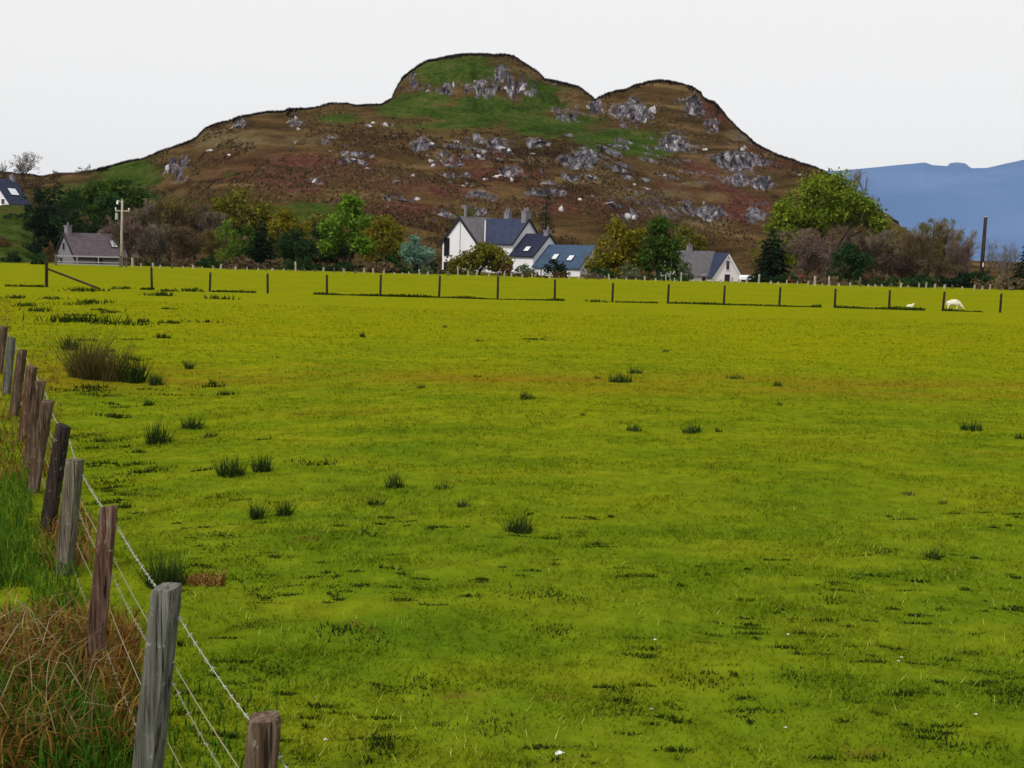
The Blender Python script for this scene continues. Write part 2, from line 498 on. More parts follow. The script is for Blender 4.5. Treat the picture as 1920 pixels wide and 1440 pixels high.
def make_mountain():
    pts = [(-600, 330), (600, 330), (1300, 330), (1530, 322), (1570, 320), (1620, 316), (1680, 310), (1720, 306), (1735, 305), (1748, 310), (1776, 312), (1782, 306), (1795, 305),
           (1810, 307), (1822, 318), (1850, 319), (1880, 309), (1920, 299), (2000, 275), (2200, 240), (2500, 230), (3000, 260)]
    MU, ME = _ue(pts)
    n = NT('haze_blue_slopes')
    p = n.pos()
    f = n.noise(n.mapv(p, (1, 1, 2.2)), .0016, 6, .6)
    mt = n.surface(n.ramp(f, [(.3, (.060, .122, .262)), (.5, (.074, .142, .292)), (.7, (.098, .166, .318))]), 1.0, 0.0)  # blue of the distant air put into the base colour
    us = np.concatenate([np.linspace(-.3, .24, 60), np.linspace(.242, .50, 330), np.linspace(.505, 1.0, 80)])
    ds = np.linspace(2500, 6200, 120)
    D, U = np.meshgrid(ds, us, indexing='ij')
    e = np.interp(U, MU, ME)
    es_ = np.interp(U, MU[None, :].ravel(), ME)
    es_ = sum(np.interp(U + k * .012, MU, ME) for k in range(-9, 10)) / 19
    tt = np.clip((D - 2500) / 1700, 0, 1)
    top = (es_ + (e - es_) * tt ** 14) * 4200 + CAM_Z
    t = np.clip((D - 2500) / 1700, 0, 1)
    Z = -4 + (top + 4) * t ** 1.15
    Z = Z * (1 - sstep(D, 4300, 6200))
    Z = Z + (38 * fbm(U * D / 420, D / 420, 71, 5)) * t * (1 - sstep(D, 3700, 4150) * .90)
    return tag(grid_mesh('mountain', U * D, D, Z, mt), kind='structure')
make_mountain()
# ================================================================== grass
rng = np.random.default_rng(7)
def blades(name, x, y, h, w, lean, mat, parent=None, segs=1, droop=.5, z=None):
    """upright blades rooted at x, y: each a thin triangle (segs=1) or a bent strip (segs=2); leans are in metres per metre"""
    n = len(x)
    z = terrain_z(x, y) - .01 if z is None else z
    a = rng.uniform(0, 2 * PI, n)
    sx, sy = np.cos(a) * w / 2, np.sin(a) * w / 2
    b = rng.uniform(0, 2 * PI, n)
    lx, ly = np.cos(b) * lean * h, np.sin(b) * lean * h
    P = lambda dx, dy, dz: np.stack([x + dx, y + dy, z + dz], 1)
    if segs == 1:
        V = np.stack([P(-sx, -sy, 0), P(sx, sy, 0), P(lx, ly, h)], 1).reshape(-1, 3)
        F = np.arange(3 * n).reshape(n, 3)
        return mesh_obj(name, V, F, mat, parent)
    m = .55
    V = np.stack([P(-sx, -sy, 0), P(sx, sy, 0), P(lx * .35 + sx * .7, ly * .35 + sy * .7, h * m), P(lx * .35 - sx * .7, ly * .35 - sy * .7, h * m),
                  P(lx, ly, h * (1 - droop * lean))], 1).reshape(-1, 3)
    k = np.arange(n) * 5
    F = [tuple(q) for q in np.stack([k, k + 1, k + 2, k + 3], 1).tolist()] + [tuple(q) for q in np.stack([k + 3, k + 2, k + 4], 1).tolist()]
    return mesh_obj(name, V.tolist(), F, mat, parent)

FENCE_A, FENCE_B = (-.68, 3.05), -.475          # the near fence runs from here, this far to the left per metre
def fence_x(y): return FENCE_A[0] + (y - FENCE_A[1]) * FENCE_B - .055 * np.maximum(y - 15.5, 0) ** 1.35

# short grazed grass
def make_grass():
    n = 470000
    y = np.exp(rng.uniform(math.log(3.6), math.log(46), n))
    x = rng.uniform(-.56, .56, n) * y + rng.normal(0, .2, n)
    x = np.where(rng.random(n) < .24, .5 * y + rng.uniform(0, 5.5, n), x)
    keep = x > fence_x(y) - 1.5
    x, y = x[keep], y[keep]
    dens = fbm(x / .5, y / .35, 21, 3)
    keep = rng.uniform(-.6, .5, len(x)) < dens
    x, y, dens = x[keep], y[keep], dens[keep]
    h = (.018 + .03 * rng.random(len(x)) ** 2 + .016 * np.clip(dens, 0, 1)) * (1 + .012 * y)
    w = .0045 + .0011 * y
    tag(blades('grass', x, y, h, w, rng.uniform(.2, 1.3, len(x)), grass_mat('pasture_blades', .75, 1.65)), kind='stuff',
        label='short grazed grass all over the pasture')
make_grass()

# taller pale stems
def make_stems():
    n = 7000
    y = np.exp(rng.uniform(math.log(3.8), math.log(12), n)); x = rng.uniform(-.35, .54, n) * y
    keep = fbm(x / 1.3, y / .9, 63, 3) > -.05
    x, y = x[keep], y[keep]
    m = tone_mat('pale_stems', [(0, (.20, .24, .02)), (.6, (.34, .38, .04)), (1, (.60, .58, .18))], .3)
    tag(blades('pale_stem_grass', x, y, .02 + .045 * rng.random(len(x)), np.full(len(x), .007), rng.uniform(.3, 1.2, len(x)), m), kind='stuff',
        label='pale yellow grass stems standing out of the short turf')
make_stems()

# low dark tussocks dotted over the near field and beside the fence
def make_tussocks():
    X, Y, H = [], [], []
    def put(cx, cy, wid, dep, hh, n):
        X.append(cx + rng.normal(0, wid / 2.4, n)); Y.append(cy + rng.normal(0, dep / 2.4, n)); H.append(hh * rng.uniform(.45, 1.1, n))
    for k in range(760):
        v = rng.random()
        py = 1440 - 480 * v ** .85
        px = rng.uniform(330, 1960)
        r = ray(px, py); d = (0 - CAM_Z) / r.z
        if fbm(px / 210, py / 90, 81, 2) < -.12: continue
        w_ = rng.uniform(.03, .16); put(r.x * d, d, w_, rng.uniform(.012, .055), rng.uniform(.010, .036), int(24 + w_ * 420))
    for k in range(75):                                   # rough ground along the fence, further off
        py = rng.uniform(548, 980); px = 130 + (py - 548) * .14 + rng.exponential(75)
        r = ray(px, py); d = (-.15 - CAM_Z) / r.z
        put(r.x * d, d, rng.uniform(.12, .5) * d / 18, rng.uniform(.03, .09) * d / 14, rng.uniform(.03, .085) * d / 14, 46)
    for (px, py, w_, h_) in [(1117, 567, 24, 7), (228, 543, 24, 7), (316, 547, 20, 6), (358, 547, 30, 9), (205, 588, 26, 8), (320, 608, 20, 8), (160, 605, 110, 20), (230, 610, 80, 9),
                             (75, 585, 30, 10), (50, 575, 24, 9), (100, 562, 24, 7), (30, 560, 20, 8), (590, 858, 60, 10), (690, 1002, 50, 10), (1000, 1130, 90, 12), (1085, 1138, 50, 9),
                             (1040, 1195, 50, 12), (640, 1195, 60, 16), (690, 1220, 60, 12), (790, 1290, 70, 14), (930, 1375, 60, 16), (720, 1420, 80, 26), (1490, 1290, 60, 12), (1560, 1135, 50, 10),
                             (1465, 1150, 40, 9), (1890, 1300, 90, 14), (1590, 1310, 50, 10), (1800, 1410, 110, 16), (1330, 1290, 90, 14), (520, 1270, 70, 14), (1165, 1330, 60, 12), (470, 1085, 60, 9),
                             (450, 1055, 50, 8), (490, 1110, 60, 9), (420, 1030, 50, 8), (400, 1000, 50, 7), (475, 1180, 50, 9), (410, 920, 40, 8), (250, 858, 60, 7), (215, 785, 50, 6), (155, 775, 50, 6), (1000, 640, 30, 5)]:
        r = ray(px, py); d = (-.02 - CAM_Z) / r.z
        s = d / FPX
        put(r.x * d, d, w_ * s, .10 + .012 * d, h_ * s, int(40 + w_ * .9))
    for x0, x1 in [(-26.5, -24.5), (-19.5, -18.8), (-15.8, -13.5), (-10.5, -4.2), (-4.2, 2.6), (5.3, 7.5), (8.0, 16.0), (16.8, 21.4), (22.4, 24.4)]:
        n = int((x1 - x0) * 150)                            # unmown strip under the fence across the field
        xs = rng.uniform(x0, x1, n)
        X.append(xs); Y.append(58 + rng.normal(0, .08, n)); H.append((.05 + .12 * rng.random(n)) * (.5 + vnoise(xs * .8, xs * 0, 5)))
    X, Y, H = (np.concatenate(a) for a in (X, Y, H))
    keep = X > fence_x(Y) - .4
    X, Y, H = X[keep], Y[keep], H[keep]
    m = tone_mat('dark_tussock', [(0, (.008, .016, .004)), (.5, (.020, .038, .007)), (1, (.055, .085, .012))], .15)
    tag(blades('tussock_grass', X, Y, H, .006 + .0014 * Y, rng.uniform(.2, 1.0, len(X)), m), kind='stuff', label='low dark green tussocks dotted over the turf')
make_tussocks()

# the verge behind the near fence: nettles, long grass, last year's dead stems
def make_verge():
    def area(px0, px1, py0, py1, n):
        px = rng.uniform(px0, px1, n); py = rng.uniform(py0, py1, n)
        r = [ray(a, b) for a, b in zip(px, py)]
        d = np.array([(-.1 - CAM_Z) / q.z for q in r])
        return np.array([q.x for q in r]) * d, d
    XS, YS = [], []
    for a in [(-80, 60, 880, 1110, 1700), (60, 150, 1050, 1190, 260), (-80, 150, 1300, 1440, 900), (-80, 170, 1180, 1330, 420), (60, 170, 960, 1060, 200), (60, 230, 1340, 1520, 700), (-60, 30, 1330, 1500, 300), (-80, 60, 780, 900, 400), (230, 300, 1300, 1500, 160), (320, 520, 1330, 1500, 220)]:
        x, y = area(*a); XS.append(x); YS.append(y)
    x, y = np.concatenate(XS), np.concatenate(YS)
    m = tone_mat('verge_green', [(0, (.020, .050, .006)), (.5, (.048, .115, .010)), (1, (.14, .22, .02))], .3)
    tag(blades('long_grass', x, y, rng.uniform(.10, .27, len(x)) * np.where(x > fence_x(y) + .05, .45, 1), np.full(len(x), .012), rng.uniform(.1, .8, len(x)), m, segs=2), kind='stuff', label='lush long green grass on the verge behind the fence')
    XS, YS = [], []
    for a in [(-80, 170, 1180, 1330, 950), (-60, 120, 700, 880, 800), (-60, 20, 560, 640, 700), (40, 110, 560, 760, 500), (80, 170, 960, 1080, 300), (-80, 130, 1330, 1500, 450), (190, 260, 1200, 1480, 420), (345, 420, 1100, 1125, 220)]:
        x, y = area(*a); XS.append(x); YS.append(y)
    x, y = np.concatenate(XS), np.concatenate(YS)
    m = tone_mat('dead_stems', [(0, (.045, .020, .008)), (.35, (.13, .062, .016)), (.7, (.24, .13, .032)), (.85, (.30, .21, .07)), (1, (.46, .38, .22))], .25)
    h = rng.uniform(.10, .34, len(x)) * np.where(x > fence_x(y) + .1, .35, 1)
    tag(blades('dead_grass', x, y, h, np.full(len(x), .010) + .0006 * y, rng.uniform(.2, 1.1, len(x)), m, segs=2), kind='stuff', label='rusty dead grass and bracken stems along the fence')
    # long straw-coloured culms bent over in front
    x, y = area(-60, 190, 1210, 1480, 100)
    m2 = tone_mat('straw', [(0, (.05, .03, .015)), (.5, (.25, .19, .09)), (1, (.50, .45, .30))], .2)
    tag(blades('straw_stems', x, y, rng.uniform(.35, .6, len(x)), np.full(len(x), .006), rng.uniform(.4, 1.2, len(x)), m2, segs=2, droop=.35), kind='stuff', label='long pale straw stems leaning across the verge')
make_verge()

# rush clumps: each one a thing
RUSH_G = tone_mat('rush_green', [(0, (.010, .022, .006)), (.5, (.026, .052, .011)), (1, (.085, .115, .022))], .2)
RUSH_B = tone_mat('rush_brown', [(0, (.035, .032, .010)), (.5, (.095, .080, .026)), (1, (.19, .145, .045))], .25)
def rush(px, py, wpx, hpx, label, group=None, mat=None, name='rush_clump', n=None):
    p = hit(px, py, 3, 120)
    s = p.y / FPX
    w, h = wpx * s * 1.08, hpx * s * 1.2
    n = n or int(min(260, 34 + wpx * hpx * .095))
    a = rng.uniform(0, 2 * PI, n); r = np.sqrt(rng.random(n))
    x = np.cos(a) * r * w * .36; y = np.sin(a) * r * min(w, .9) * .30
    hh = h * (.25 + .85 * rng.random(n) ** 1.6) * (1 - .3 * r)
    zz = terrain_z(x + p.x, y + p.y) - p.z - .02
    o = blades(name, x, y, hh, np.full(n, max(.008, .0011 * p.y)), rng.uniform(.05, .85, n), mat or RUSH_G, z=zz)
    o.location = p
    return tag(o, label, 'rush clump', group)
rush(160, 708, 70, 98, 'tall brownish rush clump, biggest in the field, beside the leaning fence posts', mat=RUSH_B, n=520)
rush(208, 712, 64, 76, 'brown and green rush clump in the middle of the big rush thicket', mat=RUSH_B, n=380)
rush(250, 716, 52, 58, 'green rush clump on the right side of the big rush thicket', n=330)
rush(292, 722, 34, 30, 'small dark rush tuft at the right foot of the big rush thicket')
rush(132, 656, 34, 36, 'lone dark rush tuft just above the big rush thicket')
rush(355, 692, 20, 24, 'thin upright rush tuft right of the big rush thicket')
rush(397, 720, 30, 14, 'low flat rush tuft right of the big rush thicket')
rush(279, 760, 26, 20, 'small dark rush tuft below the big rush thicket')
rush(298, 832, 62, 52, 'spiky dark rush clump near the dark fence post')
rush(360, 803, 50, 32, 'low spread rush clump uphill of the spiky one near the dark post')
rush(392, 820, 38, 16, 'flat rush tuft right of the spiky clump near the dark post')
rush(432, 892, 66, 48, 'wide dark green rush clump, left one of a close pair')
rush(492, 884, 42, 46, 'upright rush clump, right one of a close pair')
rush(481, 972, 34, 44, 'narrow upright rush clump, left of the two narrow ones')
rush(531, 966, 38, 40, 'narrow upright rush clump, right of the two narrow ones')
rush(740, 914, 44, 38, 'spiky rush tuft with tall thin stems in the mid field')
rush(705, 947, 40, 26, 'low rush tuft just below the tall thin stemmed one')
rush(830, 916, 44, 18, 'flattened rush tuft between the two spiky mid field tufts')
rush(866, 950, 36, 24, 'small spiky rush tuft above the large dark clump')
rush(806, 992, 36, 16, 'faint low rush tuft left of the large dark clump')
rush(972, 997, 66, 48, 'large dark rush clump alone in the near middle of the field')
rush(310, 1098, 92, 80, 'big dark rush clump behind the grey fence post', n=520)
rush(988, 748, 42, 20, 'squat dark rush clump in the brownish band of the field')
rush(1165, 716, 60, 22, 'ragged wide rush clump at the brownish band')
rush(1190, 700, 36, 16, 'small rush tuft touching the ragged wide clump')
rush(1188, 808, 40, 20, 'small pointed rush tuft below the ragged wide clump')
rush(1297, 812, 44, 24, 'sparse rush tuft of three forked spikes')
rush(1348, 810, 16, 14, 'tiny rush spike right of the three forked spikes')
rush(1380, 710, 48, 12, 'flat rush tuft on the far right of the brownish band')
rush(1457, 724, 24, 14, 'dark little rush tuft beside the flat one, right of it')
rush(1460, 760, 22, 12, 'dark little rush tuft by itself below the brownish band')
rush(1822, 807, 54, 26, 'wide low dark rush clump towards the right edge of the field')
rush(1912, 823, 24, 16, 'small rush tuft cut by the right edge of the picture')
rush(1748, 1047, 38, 32, 'rush tuft with one tall spike on the right of the near field')
rush(1703, 928, 34, 16, 'faint brown rush tuft on the right of the field', mat=RUSH_B)
rush(1766, 944, 30, 14, 'faint brown rush tuft, lower one on the right of the field', mat=RUSH_B)
for px, py, w_, h_ in [(680, 632, 12, 13), (835, 614, 10, 7), (897, 640, 26, 7), (990, 641, 14, 5), (1248, 660, 14, 8), (895, 707, 18, 9), (790, 727, 22, 10), (755, 733, 18, 6), (1092, 779, 12, 10), (1640, 790, 14, 6), (1108, 1026, 16, 8), (1120, 710, 18, 9)]:
    rush(px, py, w_, h_, 'tiny dark rush tuft scattered in the open middle of the pasture', 'tiny rush tufts far out in the pasture')

# ================================================================== stones lying in the pasture
def stone_mesh(seed, sx, sy, sz, sub=2, rough=.25):
    r = random.Random(seed)
    bm = bmesh.new()
    for _ in range(22):
        v = Vector((r.gauss(0, 1), r.gauss(0, 1), r.gauss(0, 1))).normalized() * r.uniform(.75, 1.05)
        bm.verts.new(v)
    res = bmesh.ops.convex_hull(bm, input=bm.verts)
    bmesh.ops.delete(bm, geom=[g for g in res['geom_interior'] if isinstance(g, bmesh.types.BMVert)], context='VERTS')
    bmesh.ops.triangulate(bm, faces=bm.faces)
    bmesh.ops.subdivide_edges(bm, edges=bm.edges, cuts=sub, use_grid_fill=True)
    for v in bm.verts:
        c = v.co
        k = 1 + rough * float(fbm(c.x * 2.2 + seed, c.y * 2.2 + c.z * 1.7, seed, 3))
        v.co = Vector((c.x * sx * k, c.y * sy * k, c.z * sz * k))
    me = bpy.data.meshes.new('boulder')
    bm.to_mesh(me); bm.free()
    return me
def rock_mat(name, dark, mid, lite, sc=1.0):
    n = NT(name)
    p = n.pos()
    f = n.noise(n.mapv(p, (1.0 * sc, 1.0 * sc, .45 * sc)), 1.1, 5, .7, .5)
    c = n.ramp(f, [(.33, dark), (.5, mid), (.66, lite)])
    moss = n.range(n.noise(p, .5 * sc, 3), .55, .68, 0, .7)
    c = n.mix(moss, c, (.05, .06, .02))
    return n.surface(c, .92, .15, n.bump(n.noise(p, 3 * sc, 5, .7), .8, .25 / sc))
PALE = plain('pale_stone', (.72, .70, .66), .8, .2, .08, 6)
def field_stone(px, py, w, label, seed, group=None):
    p = hit(px, py, 3, 60)
    me = stone_mesh(seed, w, w * .7, w * .45, 1)
    me.materials.append(PALE)
    o = bpy.data.objects.new('stone', me); COL.objects.link(o)
    o.location = p + Vector((0, 0, w * .22))
    return tag(o, label, 'stone', group)
field_stone(1048, 1414, .026, 'white stone lying in the grass at the bottom edge', 3)
field_stone(610, 1387, .013, 'small pale stone right of the brown fence post, low in the grass', 4)
for i, (px, py) in enumerate([(1478, 1190), (1228, 1200), (1472, 1365), (1684, 1240), (1716, 1156), (1222, 1330), (1690, 1233), (1830, 1340)]):
    field_stone(px, py, .011, 'tiny white stone in the short grass', 10 + i, 'tiny white stones in the near grass')

# ================================================================== fences
def wood(name, a, b, c, streak=1.0):
    n = NT(name)
    p = n.obj()
    g = n.noise(n.mapv(p, (55, 55, 2.0)), 1.0, 6, .72, .6)
    big = n.noise(n.mapv(p, (7, 7, 2.0)), 1.0, 3)
    col = n.ramp(n.math('ADD', n.math('MULTIPLY', g, .65), n.math('MULTIPLY', big, .35)), [(.40, a), (.5, b), (.60, c)])
    lichen = n.range(n.noise(p, 19, 4, .7), .62, .70, 0, .6)
    col = n.mix(lichen, col, (.30, .31, .25))
    crack = n.range(n.noise(n.mapv(p, (60, 60, 1.6)), 1.0, 2), .61, .66, 1, .2)
    col = n.mix(1.0, col, n.mix(1.0, (1, 1, 1), crack, 'MULTIPLY'), 'MULTIPLY')
    return n.surface(col, .9, .12, n.bump(g, .6, .006))
W_GREY = wood('weathered_grey_wood', (.040, .040, .035), (.098, .097, .085), (.175, .170, .150))
W_BROWN = wood('brown_wood', (.034, .021, .013), (.082, .052, .034), (.18, .135, .105))
W_RED = wood('red_brown_wood', (.035, .018, .011), (.095, .052, .034), (.20, .14, .11))
W_TAN = wood('brown_grey_wood', (.050, .042, .030), (.115, .098, .074), (.19, .17, .135))
W_DARK = wood('dark_wet_wood', (.012, .009, .008), (.028, .020, .016), (.06, .046, .036))
W_PALE = wood('pale_dry_wood', (.20, .18, .14), (.36, .33, .26), (.52, .48, .40))
METAL = plain('galvanised_wire', (.40, .40, .34), .55, .4, .15, 30, .3)
RUST = plain('dull_wire', (.28, .26, .17), .6, .3, .2, 40, .3)

def post_mesh(base, top, r, seed, split=False, sides=12, square=.55):
    """a sawn post: rounded-square section with a worn, slightly sloping top"""
    q = random.Random(seed)
    axis = (top - base)
    L = axis.length
    t = axis.normalized()
    yaw = q.uniform(-.35, .35)
    a = Vector((math.cos(yaw), math.sin(yaw), 0)); a = (a - t * a.dot(t)).normalized(); b = t.cross(a)
    m = MB(); V = []
    levels = [0, .15, .3, .45, .6, .72, .84, .93, .985, 1.0]
    sx, sy = q.uniform(-.25, .25), q.uniform(-.25, .25)
    for li, f in enumerate(levels):
        rr = r * (1.04 - .07 * f + q.uniform(-.015, .015)) * (.93 if li == len(levels) - 1 else 1)
        for k in range(sides):
            th = 2 * PI * k / sides + PI / sides
            c, s = math.cos(th), math.sin(th)
            pw = 1 / max(abs(c), abs(s)) * square + (1 - square)
            rad = rr * pw * .92
            if split and f > .8 and k in (7, 8): rad *= .55
            z = L * f + (rad * (c * sx + s * sy) if li >= len(levels) - 2 else 0)
            V.append(a * (c * rad) + b * (s * rad) + t * z)
    n = len(levels)
    F = []
    for i in range(n - 1):
        for k in range(sides):
            k2 = (k + 1) % sides
            F.append((i * sides + k, i * sides + k2, (i + 1) * sides + k2, (i + 1) * sides + k))
    F.append(tuple((n - 1) * sides + k for k in range(sides)))
    F.append(tuple(range(sides))[::-1])
    return V, F

def near_fence():
    root = thing('barbed_wire_fence', (FENCE_A[0], FENCE_A[1], gz(*FENCE_A)), 'weathered wooden post and barbed wire fence running away up the left of the field', 'fence')
    O = root.location.copy()
    spec = [((497, 1344), (478, 1560), 3.05, .052, W_BROWN), ((313, 1100), (277, 1440), 4.2, .054, W_GREY), ((204, 949), (166, 1342), 6.1, .056, W_RED),
            ((141, 861), (112, 1150), 8.0, .060, W_TAN), ((119, 797), (86, 1010), 9.6, .060, W_DARK), ((89, 752), (60, 930), 11.4, .064, W_BROWN)]
    mats = [W_BROWN, W_RED, W_BROWN, W_GREY, W_BROWN, W_RED, W_DARK]
    d = 13.2; i = 0
    tops = [(76, 714), (60, 687), (42, 656), (22, 632), (8, 612)]
    while d < 34:
        if i < len(tops): tp = tops[i]
        else: tp = (0, None)
        spec.append((tp, None, d, .066, mats[i % len(mats)])); d += 1.85 + .03 * i; i += 1
    anchors = []
    for k, (tp, bp, dd, r, mt) in enumerate(spec):
        q = random.Random(k + 40)
        if tp[1] is None:
            x = fence_x(dd); g = gz(x, dd)
            top = Vector((x, dd, g + 1.08)); base = Vector((x - q.uniform(.02, .12), dd, g - .12))
        else:
            top = at(tp[0], tp[1], dd)
            if bp: low = at(bp[0], bp[1], dd)
            else: low = top + Vector((-.11 - q.uniform(0, .05), 0, -.9))
            g = gz(low.x, dd) - .12
            f = (top.z - g) / (top.z - low.z)
            base = top + (low - top) * f
        V, F = post_mesh(base, top, r, k, split=(k == 2))
        V = [v for v in V]
        o = mesh_obj('post', [tuple(v) for v in V], F, mt, root, smooth=False)
        o.location = base - O
        o.data.shade_smooth()
        try: o.data.set_sharp_from_angle(angle=math.radians(38))
        except Exception: pass
        anchors.append((base, top, r))
    # wires, stapled to the field side of each post
    def strand(drop, thick, mat, sag, barbs=False, jit=0):
        m = MB(); pts = []
        q = random.Random(int(drop * 100))
        for (b, t, r) in anchors:
            ax = (b - t).normalized()
            pts.append(t + ax * drop + Vector((r * .93, r * .45, 0)) + Vector((0, 0, q.uniform(-jit, jit))))
        ext = pts[0] + (pts[0] - pts[1]) * 1.6
        pts = [ext] + pts
        line = []
        for a, b in zip(pts[:-1], pts[1:]):
            for k in range(8):
                f = k / 8
                line.append(a.lerp(b, f) - Vector((0, 0, sag * 4 * f * (1 - f))))
        line.append(pts[-1])
        m.tube([p - O for p in line], thick, 5)
        if barbs:
            L = 0; nxt = 0
            for a, b in zip(line[:-1], line[1:]):
                seg = (b - a).length
                while nxt < L + seg:
                    p = a.lerp(b, (nxt - L) / seg) - O
                    if p.y + O.y < 22:
                        for _ in range(3):
                            v = Vector((q.gauss(0, 1), q.gauss(0, 1), q.gauss(0, 1))).normalized() * .011
                            m.tube([p - v, p + v], [.0016, .0012], 4)
                        m.tube([p - Vector((0, .008, 0)), p + Vector((0, .008, 0))], .0032, 5)
                    nxt += .085
                L += seg
        m.build('wire', mat, root)
    strand(.13, .0019, METAL, .02, True, .01)
    strand(.315, .0024, RUST, .015, False, .01)
    strand(.40, .0018, RUST, .03, True, .015)
    strand(.62, .0022, RUST, .02, False, .02)
    strand(.83, .0022, RUST, .02, True, .02)
    # staples on the nearest posts
    for (b, t, r) in anchors[:5]:
        ax = (b - t).normalized()
        for dr in (.13, .315, .40):
            p = t + ax * dr + Vector((r * .95, r * .42, 0)) - O
            MB().tube([p - Vector((.004, .012, 0)), p + Vector((.006, 0, .003)), p + Vector((-.004, .012, 0))], .0022, 4).build('staple', METAL, root)
near_fence()

def mid_fence():
    xs = [(87, 490, 539), (285, 501, 549), (393, 511, 551), (502, 513, 552), (613, 515, 553), (713, 515, 551), (823, 517, 555), (933, 519, 558), (1040, 524, 564), (1148, 532, 572), (1252, 534, 574),
          (1357, 538, 577), (1461, 539, 578), (1565, 544, 582), (1667, 547, 585), (1767, 551, 588), (1875, 554, 591), (1985, 557, 594), (2095, 560, 597)]
    root = thing('post_and_wire_fence', (at(960, 560, 58).x, 58, gz(0, 58)), 'thin dark post and wire fence standing straight across the open field', 'fence')
    O = root.location.copy()
    P = []
    for k, (px, yt, yb) in enumerate(xs):
        g = ground_at(px, 58.0)
        top = at(px, yt, 58.0)
        h = min(max(top.z - g.z, 1.0), 1.4)
        base = Vector((g.x, 58, g.z - .2)); tp = Vector((g.x + random.Random(k).uniform(-.03, .05), 58, g.z + h))
        V, F = post_mesh(base, tp, .085 if k == 0 else .062, 60 + k, sides=8)
        o = mesh_obj('post', [tuple(v) for v in V], F, W_DARK, root)
        o.location = base - O
        P.append((base, tp))
    # straining brace beside the corner post
    b0 = at(89, 504, 57.95); b1 = at(187, 541, 57.6); b1.z = gz(b1.x, 57.6)
    MB().tube([b0 - O, b1 - O], .055, 8).build('brace', W_DARK, root)
    for f in (.15, .45, .75):
        m = MB()
        pts = [t.lerp(b + Vector((0, 0, .2)), f) + Vector((0, -.06, 0)) - O for b, t in P]
        m.tube(pts, .0022, 4).build('wire', W_DARK, root)
mid_fence()

def far_fence():
    root = thing('boundary_fence', (0, 112, gz(0, 112)), 'row of short pale posts along the far edge of the field below the houses', 'fence')
    O = root.location.copy()
    k = 0
    q = random.Random(5)
    px = 236
    pts = []
    while px < 1930 and k < 96:
        d = 112 + q.uniform(-.4, .4)
        g = ground_at(px, d)
        h = q.uniform(.22, .62) if q.random() < .88 else .95
        b = Vector((g.x, d, g.z - .15)); t = Vector((g.x + q.uniform(-.08, .08), d, g.z + h))
        V, F = post_mesh(b, t, q.uniform(.07, .12), 200 + k, sides=7)
        o = mesh_obj('post', [tuple(v) for v in V], F, W_PALE if q.random() < .75 else W_GREY, root)
        o.location = b - O
        pts.append(g + Vector((0, -.1, min(h, .8) * .8)) - O)
        px += q.uniform(12, 23); k += 1
    for dz in (0, -.3):
        MB().tube([p + Vector((0, 0, dz)) for p in pts], .004, 4).build('wire', W_DARK, root)
far_fence()

def farm_gate():
    d = 111.0
    g = ground_at(105, d); g2 = ground_at(226, d)
    root = thing('field_gate', g, 'pale metal field gate in front of the grey stone cottage', 'gate')
    L = g2.x - g.x
    M_ = plain('gate_metal', (.27, .27, .28), .5, .4, .1, 2, .3)
    for nm, x in (('gate_post', 0), ('gate_post', L)):
        MB().box(x - .09, x + .09, -.09, .09, -.2, 1.15).build(nm, W_GREY, root)
    m = MB()
    for z in (.98,):
        m.box(.1, L - .1, -.05, .05, z - .07, z + .07)
    m.build('top_rail', M_, root)
    m = MB()
    for z in (.18, .42):
        m.box(.1, L - .1, -.04, .04, z - .045, z + .045)
    m.build('lower_rail', M_, root)
    for x in (L * .33, L * .66):
        MB().box(x - .04, x + .04, -.055, .055, .1, .92).build('upright', M_, root)
farm_gate()
# ================================================================== trees
def leaf_quads(C, R, n, size, q, squash=.85, up=.35):
    """n leaf sprays in clumps C (k,3) of radius R (k,)"""
    k = q.integers(0, len(C), n)
    v = q.normal(size=(n, 3)); v /= np.linalg.norm(v, axis=1, keepdims=True)
    r = q.random(n) ** .45
    P = C[k] + v * (R[k] * r)[:, None] * np.array([1, 1, squash])
    nrm = v + q.normal(0, .7, (n, 3)); nrm[:, 2] += up
    nrm /= np.linalg.norm(nrm, axis=1, keepdims=True)
    t = np.cross(nrm, q.normal(size=(n, 3))); t /= np.linalg.norm(t, axis=1, keepdims=True)
    b = np.cross(nrm, t)
    s = size * q.uniform(.55, 1.35, n)[:, None]
    V = np.stack([P - t * s, P - b * s * .55, P + t * s, P + b * s * .6], 1).reshape(-1, 3)
    return V, np.arange(4 * n).reshape(n, 4)
BARK = plain('bark', (.085, .065, .048), .95, .1, .3, 2.5)
BARK_D = plain('dark_bark', (.040, .032, .024), .95, .1, .3, 2.5)
BARK_G = plain('grey_bark', (.15, .135, .115), .95, .1, .25, 2.5)

